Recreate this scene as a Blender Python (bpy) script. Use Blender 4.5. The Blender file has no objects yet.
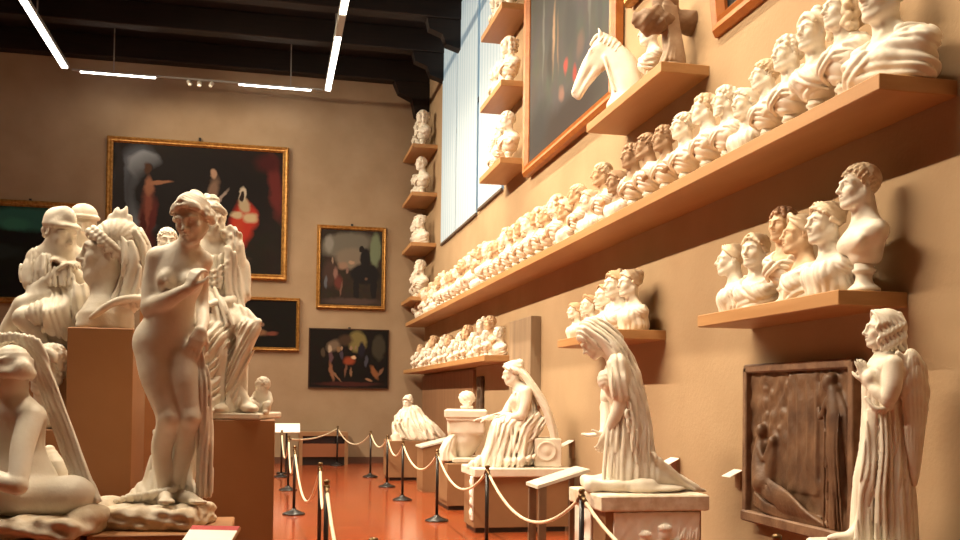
import bpy, math, random
import numpy as np
from mathutils import Vector, Matrix
PI = math.pi
sc = bpy.context.scene
COL = sc.collection
rng = random.Random(7)
YAW = math.radians(12.432)          # heading of the camera, also of the statue groups that are set square to it


def V(*a):
    return np.array(a, dtype=np.float32)


# ------------------------------------------------------------------ sculpting: smooth-blended solids turned into one mesh
def smin(a, b, k):
    if k <= 1e-6:
        return np.minimum(a, b)
    h = np.maximum(k - np.abs(a - b), 0) / k
    return np.minimum(a, b) - h * h * k * 0.25


def smax(a, b, k):
    return -smin(-a, -b, k)


def rotm(rx=0, ry=0, rz=0):
    return np.array(Matrix.Rotation(rz, 3, 'Z') @ Matrix.Rotation(ry, 3, 'Y') @ Matrix.Rotation(rx, 3, 'X'), dtype=np.float32)


def ridge(u):
    """0..1 profile with round crests and sharp valleys, one per unit of u"""
    return np.abs(np.sin(u * PI))


def spline(pts, n):
    """Catmull-Rom through points of any dimension"""
    P = np.array(pts, dtype=np.float64)
    if len(P) == 2:
        t = np.linspace(0, 1, n)[:, None]
        return P[0] * (1 - t) + P[1] * t
    Q = np.vstack([2 * P[0] - P[1], P, 2 * P[-1] - P[-2]])
    u = np.linspace(0, len(P) - 1 - 1e-6, n)
    i = u.astype(int)
    t = (u - i)[:, None]
    a, b, c, d = Q[i], Q[i + 1], Q[i + 2], Q[i + 3]
    return 0.5 * (2 * b + (c - a) * t + (2 * a - 5 * b + 4 * c - d) * t * t + (3 * b - a - 3 * c + d) * t ** 3)


class Sculpt:
    def __init__(s, h=0.008, B=0.09):
        s.h, s.B, s.ops = h, B, []
        s.reach = B
        s.o, s.R, s.sc = np.zeros(3), np.eye(3), 1.0       # current local frame

    def frame(s, o=(0, 0, 0), R=None, sc=1.0):
        s.o, s.R, s.sc = np.array(o, float), (np.eye(3) if R is None else np.array(R, float)), sc
        return s

    def X(s, p):
        return s.o + s.R @ (np.array(p, float) * s.sc)

    def add(s, lo, hi, fn, k, mode):
        s.ops.append((np.array(lo, float), np.array(hi, float), fn, k * s.sc, mode))

    def tube(s, pts, rad, k=0.02, mode='u', n=None, flat=None):
        """round limb through pts, radius interpolated"""
        if n:
            r = np.interp(np.linspace(0, 1, n), np.linspace(0, 1, len(rad)), rad) if hasattr(rad, '__len__') else [rad] * n
            pts, rad = spline(pts, n), r
        if not hasattr(rad, '__len__'):
            rad = [rad] * len(pts)
        W = [s.X(p).astype(np.float32) for p in pts]
        r = [x * s.sc for x in rad]
        segs = []
        for i in range(len(W) - 1):
            a, b, ra, rb = W[i], W[i + 1], r[i], r[i + 1]
            ba = b - a
            segs.append((a, ba, float(ba @ ba) + 1e-12, ra, rb))
        m = max(r)
        A = np.array(W)

        def fn(x, y, z, sub=None):
            D = np.full(np.broadcast_shapes(x.shape, y.shape, z.shape), 1.0, np.float32)
            ax = (x.ravel(), y.ravel(), z.ravel())
            for (a, ba, L, ra, rb) in segs:
                e = max(ra, rb) + s.reach
                sl = tuple(slice(np.searchsorted(ax[i], min(a[i], a[i] + ba[i]) - e), np.searchsorted(ax[i], max(a[i], a[i] + ba[i]) + e)) for i in range(3))
                if any(q.stop <= q.start for q in sl):
                    continue
                px, py, pz = ax[0][sl[0]][:, None, None] - a[0], ax[1][sl[1]][None, :, None] - a[1], ax[2][sl[2]][None, None, :] - a[2]
                t = np.clip((px * ba[0] + py * ba[1] + pz * ba[2]) / L, 0, 1)
                d = np.sqrt((px - t * ba[0]) ** 2 + (py - t * ba[1]) ** 2 + (pz - t * ba[2]) ** 2) - (ra + t * (rb - ra))
                D[sl] = np.minimum(D[sl], d)
            return D
        s.add(A.min(0) - m, A.max(0) + m, fn, k, mode)
        return s

    def el(s, c, r, R=None, k=0.02, mode='u', disp=None):
        """ellipsoid; disp(x,y,z) raises the surface, in local metres"""
        c = s.X(c).astype(np.float32)
        r = np.array(r if hasattr(r, '__len__') else (r, r, r), float) * s.sc
        M = s.R @ (np.eye(3) if R is None else np.array(R, float))
        M = M.astype(np.float32)
        S = s.sc

        def fn(x, y, z):
            px, py, pz = x - c[0], y - c[1], z - c[2]
            q = [M[0, i] * px + M[1, i] * py + M[2, i] * pz for i in range(3)]
            n0 = np.sqrt((q[0] / r[0]) ** 2 + (q[1] / r[1]) ** 2 + (q[2] / r[2]) ** 2)
            n1 = np.sqrt((q[0] / r[0] ** 2) ** 2 + (q[1] / r[1] ** 2) ** 2 + (q[2] / r[2] ** 2) ** 2)
            d = n0 * (n0 - 1) / np.maximum(n1, 1e-6)
            if disp is not None:
                d = d - disp(q[0] / S, q[1] / S, q[2] / S) * S
            return d
        e = np.abs(M) @ r + 0.01
        s.add(c - e, c + e, fn, k, mode)
        return s

    def box(s, c, r, R=None, k=0.01, rnd=0.01, mode='u', disp=None):
        c = s.X(c).astype(np.float32)
        r = np.array(r, float) * s.sc
        M = (s.R @ (np.eye(3) if R is None else np.array(R, float))).astype(np.float32)

        def fn(x, y, z):
            px, py, pz = x - c[0], y - c[1], z - c[2]
            q = [M[0, i] * px + M[1, i] * py + M[2, i] * pz for i in range(3)]
            a = [np.abs(q[i]) - r[i] + rnd for i in range(3)]
            d = np.sqrt(sum(np.maximum(v, 0) ** 2 for v in a)) + np.minimum(np.maximum(a[0], np.maximum(a[1], a[2])), 0) - rnd
            if disp is not None:
                d = d - disp(q[0], q[1], q[2])
            return d
        e = np.abs(M) @ r + 0.02
        s.add(c - e, c + e, fn, k, mode)
        return s

    def loft(s, knots, fold=None, k=0.02, mode='u', cap=0.02):
        """upright cloth body: knots (z, cx, cy, rx, ry); fold(theta, z) = relative change of the radius"""
        K = np.array(sorted(knots), float)
        zz = np.linspace(K[0, 0], K[-1, 0], 60)
        C = np.array([np.interp(zz, K[:, 0], K[:, i]) for i in range(1, 5)])
        for _ in range(3):
            C[:, 1:-1] = (C[:, :-2] + 2 * C[:, 1:-1] + C[:, 2:]) / 4
        S, R, o = s.sc, s.R.astype(np.float32), s.o.astype(np.float32)

        def fn(x, y, z):
            px, py, pz = (x - o[0]) / S, (y - o[1]) / S, (z - o[2]) / S
            q = [R[0, i] * px + R[1, i] * py + R[2, i] * pz for i in range(3)]
            cx, cy, rx, ry = [np.interp(q[2], zz, C[i]).astype(np.float32) for i in range(4)]
            dx, dy = q[0] - cx, q[1] - cy
            m = np.sqrt((dx / rx) ** 2 + (dy / ry) ** 2)
            th = np.arctan2(dy / ry, dx / rx)
            f = 1.0 if fold is None else 1 + fold(th, q[2])
            d = (m - f) * np.minimum(rx, ry)
            dz = np.maximum(zz[0] - q[2], q[2] - zz[-1]) + cap
            return np.where(dz > 0, np.sqrt(np.maximum(d + cap, 0) ** 2 + dz * dz) - cap + np.minimum(d + cap, 0), d) * S
        xs = [(C[0] - C[2] * 1.2).min(), (C[0] + C[2] * 1.2).max()]
        ys = [(C[1] - C[3] * 1.2).min(), (C[1] + C[3] * 1.2).max()]
        pts = np.array([s.X((a, b, c)) for a in xs for b in ys for c in (zz[0], zz[-1])])
        s.add(pts.min(0) - 0.01, pts.max(0) + 0.01, fn, k, mode)
        return s

    def grain(s, fn, k=0.0):
        """raise or sink everything built so far by fn(x, y, z) metres (cloth folds, chisel marks)"""
        s.ops.append((np.zeros(3), np.zeros(3), fn, k, 'd'))
        return s

    def mesh(s, name, smooth=1):
        B, h = s.B, s.h
        lo = np.min([o[0] for o in s.ops if o[4] == 'u'], axis=0) - 3 * h
        hi = np.max([o[1] for o in s.ops if o[4] == 'u'], axis=0) + 3 * h
        n = np.ceil((hi - lo) / h).astype(int) + 1
        F = np.full(n, B, np.float32)
        ax = [(lo[i] + h * np.arange(n[i])).astype(np.float32) for i in range(3)]
        for (a, b, fn, k, mode) in s.ops:
            if mode == 'd':
                F = F - np.where(np.abs(F) < .05, 1, 0) * fn(ax[0][:, None, None], ax[1][None, :, None], ax[2][None, None, :])
                continue
            m = max(k, 2 * h) + h
            i0 = np.clip(np.floor((a - m - lo) / h).astype(int), 0, n)
            i1 = np.clip(np.ceil((b + m - lo) / h).astype(int) + 1, 0, n)
            if np.any(i1 <= i0):
                continue
            sl = tuple(slice(i0[i], i1[i]) for i in range(3))
            d = fn(ax[0][sl[0]][:, None, None], ax[1][sl[1]][None, :, None], ax[2][sl[2]][None, None, :])
            if mode == 'u':
                F[sl] = smin(F[sl], np.minimum(d, B), min(k, B * .9))
            elif mode == 's':
                F[sl] = smax(F[sl], -d, k)
            elif mode == 'i':
                G = np.full(n, B, np.float32)
                G[sl] = smax(F[sl], d, k)
                F = G
        F[0], F[-1], F[:, 0], F[:, -1], F[:, :, 0], F[:, :, -1] = (B,) * 6
        v, q = surface_nets(F)
        for _ in range(smooth):                                # even out the steps of the grid
            acc, cnt = np.zeros_like(v), np.zeros(len(v))
            for i in range(4):
                e0, e1 = q[:, i], q[:, (i + 1) % 4]
                for c_ in range(3):
                    acc[:, c_] += np.bincount(e0, v[e1, c_], len(v)) + np.bincount(e1, v[e0, c_], len(v))
                cnt += np.bincount(e0, minlength=len(v)) + np.bincount(e1, minlength=len(v))
            v = v * .5 + .5 * acc / np.maximum(cnt, 1)[:, None]
        v = lo + v * h
        return mesh_from(name, v, q)


def surface_nets(F):
    S = F < 0
    nx, ny, nz = F.shape
    cnt = np.zeros((nx - 1, ny - 1, nz - 1), np.int8)
    for i in (0, 1):
        for j in (0, 1):
            for k in (0, 1):
                cnt += S[i:nx - 1 + i, j:ny - 1 + j, k:nz - 1 + k]
    act = np.argwhere((cnt > 0) & (cnt < 8))
    idx = np.full(cnt.shape, -1, np.int32)
    idx[act[:, 0], act[:, 1], act[:, 2]] = np.arange(len(act))
    acc = np.zeros((len(act), 3))
    num = np.zeros(len(act))
    cr = {}
    for i in (0, 1):
        for j in (0, 1):
            for k in (0, 1):
                cr[i, j, k] = F[act[:, 0] + i, act[:, 1] + j, act[:, 2] + k]
    for a in cr:
        for d in range(3):
            if a[d] == 1:
                continue
            b = list(a)
            b[d] = 1
            fa, fb = cr[a], cr[tuple(b)]
            m = (fa < 0) != (fb < 0)
            t = np.where(m, fa / np.where(m, fa - fb, 1), 0)
            p = np.array(a, float)[None, :].repeat(len(act), 0)
            p[:, d] += t
            acc[m] += p[m]
            num[m] += 1
    v = act + acc / np.maximum(num, 1)[:, None]
    quads = []
    for d in range(3):
        e = [slice(None)] * 3
        f = [slice(None)] * 3
        e[d], f[d] = slice(0, -1), slice(1, None)
        A, C = S[tuple(e)], S[tuple(f)]
        E = np.argwhere(A != C)
        u, w = (d + 1) % 3, (d + 2) % 3
        E = E[(E[:, u] > 0) & (E[:, w] > 0) & (E[:, u] < F.shape[u] - 1) & (E[:, w] < F.shape[w] - 1)]
        inside = A[E[:, 0], E[:, 1], E[:, 2]]
        cs = []
        for (du, dw) in ((-1, -1), (0, -1), (0, 0), (-1, 0)):
            g = E.copy()
            g[:, u] += du
            g[:, w] += dw
            cs.append(idx[g[:, 0], g[:, 1], g[:, 2]])
        q = np.stack(cs, 1)
        q[~inside] = q[~inside][:, ::-1]
        quads.append(q)
    return v, np.concatenate(quads)


def mesh_from(name, v, q):
    me = bpy.data.meshes.new(name)
    me.vertices.add(len(v))
    me.vertices.foreach_set('co', np.asarray(v, np.float32).ravel())
    me.loops.add(q.size)
    me.loops.foreach_set('vertex_index', q.astype(np.int32).ravel())
    me.polygons.add(len(q))
    me.polygons.foreach_set('loop_start', np.arange(0, q.size, q.shape[1], dtype=np.int32))
    me.polygons.foreach_set('use_smooth', np.ones(len(q), bool))
    me.update(calc_edges=True)
    return me


# ------------------------------------------------------------------ plain solids
class MB:
    """collects boxes, lathes, prisms and tubes into ONE mesh"""
    def __init__(s):
        s.v, s.f, s.sm = [], [], []

    def _put(s, v, f, smooth=False, M=None):
        o = len(s.v)
        for p in v:
            s.v.append(tuple(M @ Vector(p)) if M is not None else tuple(p))
        for q in f:
            s.f.append(tuple(o + i for i in q))
            s.sm.append(smooth)
        return s

    def box(s, lo, hi, M=None, bev=0.0):
        x0, y0, z0 = lo
        x1, y1, z1 = hi
        if bev <= 0:
            v = [(x, y, z) for z in (z0, z1) for y in (y0, y1) for x in (x0, x1)]
            f = [(0, 2, 3, 1), (4, 5, 7, 6), (0, 1, 5, 4), (2, 6, 7, 3), (0, 4, 6, 2), (1, 3, 7, 5)]
            return s._put(v, f, False, M)
        b = bev
        v, f = [], []
        rings = [(z0, b), (z0 + b, 0), (z1 - b, 0), (z1, b)]
        for (z, i) in rings:
            xa, xb, ya, yb = x0 + i, x1 - i, y0 + i, y1 - i
            c = b * 0.6 if i == 0 else b * .4
            v += [(xa + c, ya, z), (xb - c, ya, z), (xb, ya + c, z), (xb, yb - c, z), (xb - c, yb, z), (xa + c, yb, z), (xa, yb - c, z), (xa, ya + c, z)]
        for r in range(3):
            for i in range(8):
                j = (i + 1) % 8
                f.append((r * 8 + i, r * 8 + j, r * 8 + 8 + j, r * 8 + 8 + i))
        f.append(tuple(range(7, -1, -1)))
        f.append(tuple(range(24, 32)))
        return s._put(v, f, False, M)

    def lathe(s, prof, seg=32, M=None, smooth=True):
        """prof: (radius, z) from bottom to top"""
        v, f = [], []
        for (r, z) in prof:
            for i in range(seg):
                a = 2 * PI * i / seg
                v.append((r * math.cos(a), r * math.sin(a), z))
        for j in range(len(prof) - 1):
            for i in range(seg):
                k = (i + 1) % seg
                f.append((j * seg + i, j * seg + k, (j + 1) * seg + k, (j + 1) * seg + i))
        s._put(v, f, smooth, M)
        o = len(s.v) - len(v)
        s.f.append(tuple(o + i for i in range(seg - 1, -1, -1)))
        s.sm.append(False)
        s.f.append(tuple(o + (len(prof) - 1) * seg + i for i in range(seg)))
        s.sm.append(False)
        return s

    def tube(s, pts, r, seg=10):
        pts = [Vector(p) for p in pts]
        v, f = [], []
        n = None
        for i, p in enumerate(pts):
            t = (pts[min(i + 1, len(pts) - 1)] - pts[max(i - 1, 0)]).normalized()
            if n is None:
                n = t.orthogonal().normalized()
            n = (n - t * n.dot(t)).normalized()
            b = t.cross(n)
            rr = r[i] if hasattr(r, '__len__') else r
            for k in range(seg):
                a = 2 * PI * k / seg
                v.append(tuple(p + (n * math.cos(a) + b * math.sin(a)) * rr))
        for i in range(len(pts) - 1):
            for k in range(seg):
                j = (k + 1) % seg
                f.append((i * seg + k, i * seg + j, (i + 1) * seg + j, (i + 1) * seg + k))
        f.append(tuple(range(seg - 1, -1, -1)))
        f.append(tuple((len(pts) - 1) * seg + k for k in range(seg)))
        return s._put(v, f, True)

    def prism(s, poly, d0, d1, axis='y', M=None):
        """poly of (a, b) extruded along axis"""
        n = len(poly)
        mk = {'y': lambda a, b, d: (a, d, b), 'x': lambda a, b, d: (d, a, b), 'z': lambda a, b, d: (a, b, d)}[axis]
        v = [mk(a, b, d0) for a, b in poly] + [mk(a, b, d1) for a, b in poly]
        f = [tuple(range(n)), tuple(range(2 * n - 1, n - 1, -1))]
        for i in range(n):
            j = (i + 1) % n
            f.append((i, n + i, n + j, j))
        return s._put(v, f, False, M)

    def mesh(s, name):
        me = bpy.data.meshes.new(name)
        me.from_pydata(s.v, [], s.f)
        me.polygons.foreach_set('use_smooth', s.sm)
        import bmesh
        bm = bmesh.new()
        bm.from_mesh(me)
        bmesh.ops.recalc_face_normals(bm, faces=bm.faces)
        bm.to_mesh(me)
        bm.free()
        return me


# ------------------------------------------------------------------ objects
def obj(name, me, mat=None, parent=None, loc=None, rz=None, label=None):
    if isinstance(me, Sculpt):
        me = me.mesh(name)
    elif isinstance(me, MB):
        me = me.mesh(name)
    o = bpy.data.objects.new(name, me)
    COL.objects.link(o)
    if mat is not None and not me.materials:
        me.materials.append(mat)
    if parent is not None:
        o.parent = parent
    if loc is not None:
        o.location = loc
    if rz is not None:
        o.rotation_euler = (0, 0, rz)
    if label:
        o['label'] = label
    return o


def tag(o, label, cat, group=None):
    o['label'] = label
    o['category'] = cat
    if group:
        o['group'] = group
    return o


def thing(name, label, cat, loc=(0, 0, 0), rz=0, group=None, scale=1.0):
    o = bpy.data.objects.new(name, None)
    o.empty_display_size = .1
    COL.objects.link(o)
    o.location = loc
    o.rotation_euler = (0, 0, rz)
    o.scale = (scale,) * 3
    return tag(o, label, cat, group)


def struct(name, me, mat):
    o = obj(name, me, mat)
    o['kind'] = 'structure'
    return o


def copy_tree(o, parent=None):
    c = o.copy()
    COL.objects.link(c)
    if parent is not None:
        c.parent = parent
    for ch in list(o.children):
        copy_tree(ch, c)
    return c
# ------------------------------------------------------------------ materials
def mat(name, col, rough=.6, col2=None, scale=6, bump=0, bscale=40, spec=.4, metal=0, detail=5, stretch=None, mix=(.35, .65), coat=0):
    m = bpy.data.materials.new(name)
    m.use_nodes = True
    nt = m.node_tree
    N, L = nt.nodes, nt.links
    p = N['Principled BSDF']
    p.inputs['Base Color'].default_value = (*col, 1)
    p.inputs['Roughness'].default_value = rough
    p.inputs['Specular IOR Level'].default_value = spec
    p.inputs['Metallic'].default_value = metal
    if coat:
        p.inputs['Coat Weight'].default_value = coat
        p.inputs['Coat Roughness'].default_value = .15
    tc = N.new('ShaderNodeTexCoord')
    src = tc.outputs['Object']
    if stretch:
        mp = N.new('ShaderNodeMapping')
        mp.inputs['Scale'].default_value = stretch
        L.new(src, mp.inputs['Vector'])
        src = mp.outputs['Vector']
    if col2:
        n = N.new('ShaderNodeTexNoise')
        n.inputs['Scale'].default_value = scale
        n.inputs['Detail'].default_value = detail
        L.new(src, n.inputs['Vector'])
        r = N.new('ShaderNodeValToRGB')
        r.color_ramp.elements[0].position, r.color_ramp.elements[1].position = mix
        r.color_ramp.elements[0].color = (*col, 1)
        r.color_ramp.elements[1].color = (*col2, 1)
        L.new(n.outputs['Fac'], r.inputs['Fac'])
        L.new(r.outputs['Color'], p.inputs['Base Color'])
    if bump:
        n2 = N.new('ShaderNodeTexNoise')
        n2.inputs['Scale'].default_value = bscale
        n2.inputs['Detail'].default_value = 4
        L.new(src, n2.inputs['Vector'])
        b = N.new('ShaderNodeBump')
        b.inputs['Strength'].default_value = bump
        b.inputs['Distance'].default_value = .01
        L.new(n2.outputs['Fac'], b.inputs['Height'])
        L.new(b.outputs['Normal'], p.inputs['Normal'])
    return m


def emis(name, col, strength):
    m = bpy.data.materials.new(name)
    m.use_nodes = True
    p = m.node_tree.nodes['Principled BSDF']
    p.inputs['Base Color'].default_value = (.8, .8, .8, 1)
    p.inputs['Emission Color'].default_value = (*col, 1)
    p.inputs['Emission Strength'].default_value = strength
    return m


PLASTER = mat('plaster_cream', (.80, .745, .645), .5, (.73, .655, .535), 9, .15, 60)
PLASTER_W = mat('plaster_white', (.79, .74, .655), .5, (.71, .64, .53), 8, .08, 60)
PLASTER_T = mat('plaster_tan', (.56, .37, .22), .55, (.70, .50, .32), 9, .12, 60)
PLASTER_B = mat('plaster_brown', (.24, .13, .075), .5, (.40, .22, .12), 12, .12, 60)
HAIR_T = mat('plaster_hair_tan', (.60, .45, .29), .6, (.76, .64, .48), 14, .15, 60)
STONE = mat('plinth_stone', (.78, .70, .58), .75, (.60, .48, .34), 11, .5, 30)
FRAG = mat('fragment_grey_brown', (.42, .31, .21), .6, (.30, .20, .13), 9, .3, 50)
FRAG2 = mat('fragment_brown', (.26, .165, .10), .6, (.18, .105, .06), 9, .4, 50)
OAK = mat('shelf_wood', (.44, .235, .095), .5, (.38, .19, .07), 3, .03, 60, stretch=(1.5, .25, 6))
PED = mat('pedestal_brown', (.40, .19, .078), .55, (.36, .165, .064), 2.5, .04, 90)
PEDL = mat('pedestal_tan', (.30, .165, .08), .55, (.26, .14, .066), 2.5, .04, 90)

TAN_A = mat('shade_tan', (.58, .39, .235), .55, (.50, .32, .18), 9, .12, 60)  # warm shade of the shelf heads, put into the plaster colour
TAN_B = mat('shade_brown', (.40, .255, .15), .55, (.30, .18, .10), 9, .12, 60)  # shadow of the high shelf on the heads below, painted as darker plaster
# ------------------------------------------------------------------ heads, hair, hands, busts
def head(b, o, R=None, s=1.0, neck=None, fem=True):
    """adult head, about .23 high at s=1, face to -y, o = middle of the head"""
    b.frame(o, R, s)
    b.el((0, .018, .042), (.074, .094, .082), k=.02)
    b.el((0, -.028, -.028), (.059, .066, .088), k=.04)
    j = .050 if fem else .057
    for m in (-1, 1):
        b.tube([(m * j, .0, -.055), (m * .024, -.068, -.098)], [.026, .02], k=.03)
        b.el((m * .040, -.066, -.024), (.024, .022, .026), k=.03)            # cheek
        b.tube([(m * .010, -.091, .021), (m * .034, -.086, .027), (m * .056, -.062, .018)], [.010, .0125, .010], k=.018)
    b.el((0, -.082, -.101), (.021, .018, .017), k=.025)                       # chin
    for m in (-1, 1):
        b.el((m * .0325, -.097, .004), (.021, .017, .0125), k=.014, mode='s')
        b.el((m * .0315, -.0735, .002), .0165, k=.004)                        # eyeball
        b.tube([(m * .014, -.086, .004), (m * .032, -.0925, .0125), (m * .05, -.079, .004)], [.003, .0042, .003], k=.005)
        b.tube([(m * .016, -.085, -.002), (m * .032, -.089, -.0085), (m * .049, -.079, -.001)], [.0025, .0032, .0025], k=.005)
    b.tube([(0, -.093, .020), (0, -.106, -.008), (0, -.119, -.029)], [.0095, .0095, .0125], k=.014)
    for m in (-1, 1):
        b.el((m * .0125, -.104, -.033), (.0075, .010, .0075), k=.008)
    b.el((0, -.088, -.060), (.028, .020, .022), k=.02)                        # muzzle
    b.tube([(-.021, -.092, -.0575), (-.008, -.104, -.0535), (0, -.104, -.055), (.008, -.104, -.0535), (.021, -.092, -.0575)], [.003, .0062, .0062, .0062, .003], k=.006)
    b.tube([(-.018, -.092, -.0645), (0, -.1015, -.0675), (.018, -.092, -.0645)], [.004, .008, .004], k=.007)
    b.tube([(-.021, -.099, -.0605), (0, -.111, -.061), (.021, -.099, -.0605)], [.0022, .0032, .0022], k=.004, mode='s')
    for m in (-1, 1):
        b.el((m * .076, .012, -.004), (.010, .019, .031), R=rotm(rz=m * .35), k=.008)
        b.el((m * .083, .008, .000), (.006, .009, .016), k=.006, mode='s')
    b.frame()
    return b


def scalp_points(n, low=-.05, seed=1, front=.35):
    """points over the hair-bearing part of the skull"""
    out = []
    ga = PI * (3 - math.sqrt(5))
    r = random.Random(seed)
    for i in range(n * 2):
        z = 1 - 2 * (i + .5) / (n * 2)
        rad = math.sqrt(1 - z * z)
        a = ga * i + r.uniform(-.2, .2)
        x, y = rad * math.cos(a), rad * math.sin(a)
        p = (x * .079, .016 + y * .098, .040 + z * .088)
        if p[2] < low:
            continue
        lim = .070 if abs(p[0]) < .05 else .045        # hair line above the forehead, lower at the temples
        if p[1] < -.02 and p[2] < lim:
            continue
        if p[1] < .0 and p[2] < .01 and abs(p[0]) > .03:
            continue
        out.append(p)
    return out


def hair(b, style, o, R=None, s=1.0, seed=1):
    b.frame(o, R, s)
    cap = ((0, .022, .046), (.0785, .097, .0855))

    def cut(k=.03):
        b.el((0, -.112, -.035), (.079, .098, .098), k=k, mode='s')
        for m in (-1, 1):
            b.el((m * .09, -.015, -.05), (.04, .06, .055), k=.02, mode='s')

    def strands(m0=5, r=.0105, front=.0, low=-.01):
        """locks combed from the middle parting back round the head"""
        for m in (-1, 1):
            for q in range(m0):
                a = q / (m0 - 1)
                b.tube([(m * .003, -.068 + .080 * a, .092 + .030 * math.sin(PI * (.25 + .5 * a))), (m * .034, -.066 + .075 * a, .088 + .024 * a), (m * .062, -.042 + .064 * a, .060 + .030 * a), (m * .075, .002 + .042 * a, .022 + .040 * a), (m * .068, .058 + .020 * a, -.002 + .050 * a), (m * .02, .108, .012 + .050 * a)],
                       [r * .7, r, r * 1.1, r * 1.1, r, r * .8], k=.004, n=24)
    if style == 'smooth':                 # parted and drawn back
        b.el(*cap, k=.01, disp=lambda x, y, z: .0018 * ridge(40 * z + 8 * y))
        cut()
        strands(6, .0085)
        b.el((0, .108, -.005), (.040, .034, .038), k=.02, disp=lambda x, y, z: .003 * ridge(60 * x + 30 * z))
    elif style == 'bun':                  # wavy with a bun on the crown
        b.el(*cap, k=.01)
        cut()
        strands(5, .0105)
        for m in (-1, 1):
            for q in range(5):
                b.el((m * (.012 + .015 * q), -.084 + .008 * q, .084 - .009 * q + .005 * (q % 2)), .0125, k=.006)
            for q in range(3):
                b.el((m * .083, -.012 + .022 * q, .008 - .008 * q), .016, k=.008)
        b.el((0, .092, .085), (.040, .038, .042), k=.012, disp=lambda x, y, z: .006 * ridge(40 * z + 30 * x))
        b.tube([(0, .085, .03), (0, .1, .08)], [.03, .03], k=.02)
    elif style == 'topknot':
        b.el(*cap, k=.01)
        cut()
        strands(5, .0105)
        b.el((0, .035, .140), (.036, .036, .034), k=.02, disp=lambda x, y, z: .006 * ridge(45 * z))
        for q in range(9):
            a = PI * (.05 + .9 * q / 8)
            b.el((.066 * math.cos(a), -.074 + .02 * abs(math.cos(a)), .048 + .040 * math.sin(a)), .016, k=.008)
    elif style == 'curls':
        b.el((0, .026, .048), (.076, .092, .082), k=.01)
        cut()
        r = random.Random(seed)
        for p in scalp_points(64, -.06, seed):
            b.el(p, r.uniform(.014, .020), k=.006)
    elif style == 'beard':
        b.el((0, .026, .048), (.076, .092, .082), k=.01)
        cut()
        r = random.Random(seed)
        for p in scalp_points(54, -.07, seed):
            b.el(p, r.uniform(.015, .022), k=.006)
        for i in range(26):
            a = PI * (i % 9) / 8
            lv = i // 9
            b.el((.056 * math.cos(a) * (1 - .2 * lv), -.052 - .034 * math.sin(a), -.078 - .024 * lv + .012 * abs(math.cos(a))), .017, k=.006)
    elif style == 'short':
        b.el((0, .022, .045), (.0765, .0965, .0850), k=.01, disp=lambda x, y, z: .0030 * ridge(34 * x + 12 * np.sin(30 * y)) + .002 * ridge(30 * z + 25 * y))
        cut(.02)
        r = random.Random(seed)
        for p in scalp_points(70, -.03, seed):
            q = np.array(p)
            b.tube([q, q + np.array((q[0] * .12, -.02, -.012))], [.010, .005], k=.005)
    elif style == 'long':                 # parted, falling in waves to the shoulders
        b.el(*cap, k=.01)
        cut()
        for m in (-1, 1):
            for q in range(7):
                a = q / 6
                yy = -.050 + .150 * a
                zz = np.linspace(.04, -.135, 9)
                pts = [(m * .004, -.066 + .11 * a, .094 + .026 * math.sin(PI * (.3 + .5 * a))), (m * .050, -.056 + .11 * a, .090)]
                for i, z in enumerate(zz):
                    wv = math.sin(i * 1.7 + q)
                    pts.append((m * (.078 + .004 * wv + .012 * min(1, i / 4)) * (1 - .45 * max(0, a - .55)), yy + .010 * math.cos(i * 1.7 + q) + .012 * i / 8, z))
                b.tube(pts, [.009, .011] + [.0125] * 7 + [.012, .009], k=.003, n=40)
        for q in range(5):
            xx = -.05 + .025 * q
            b.tube([(xx * .6, .09, .09), (xx, .112, .02), (xx * 1.2, .104, -.05), (xx * 1.3, .112, -.125)], [.018, .02, .02, .014], k=.008, n=12)
    elif style == 'band':                 # hair under a fillet with a raised front
        b.el((0, .022, .048), (.079, .097, .087), k=.01)
        cut()
        strands(6, .009)
        b.tube([(-.076, .01, .065), (-.05, -.052, .102), (0, -.062, .126), (.05, -.052, .102), (.076, .01, .065)], [.008, .010, .018, .010, .008], k=.006, n=14)
        b.el((0, .112, .0), (.038, .034, .036), k=.02)
    elif style == 'wig':                  # full curled wig down to the shoulders
        b.el((0, .03, .04), (.088, .10, .092), k=.01, disp=lambda x, y, z: .004 * ridge(30 * z))
        cut()
        r = random.Random(seed)
        for m in (-1, 1):
            for i in range(22):
                z = .07 - .20 * (i // 2) / 10
                b.el((m * (.082 + .012 * math.sin(i)), -.02 + .05 * (i % 2) + r.uniform(-.01, .01), z), .026, k=.008)
        for i in range(14):
            b.el((-.06 + .03 * (i % 5), .11, .06 - .06 * (i // 5)), .032, k=.01)
    b.frame()
    return b


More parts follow.
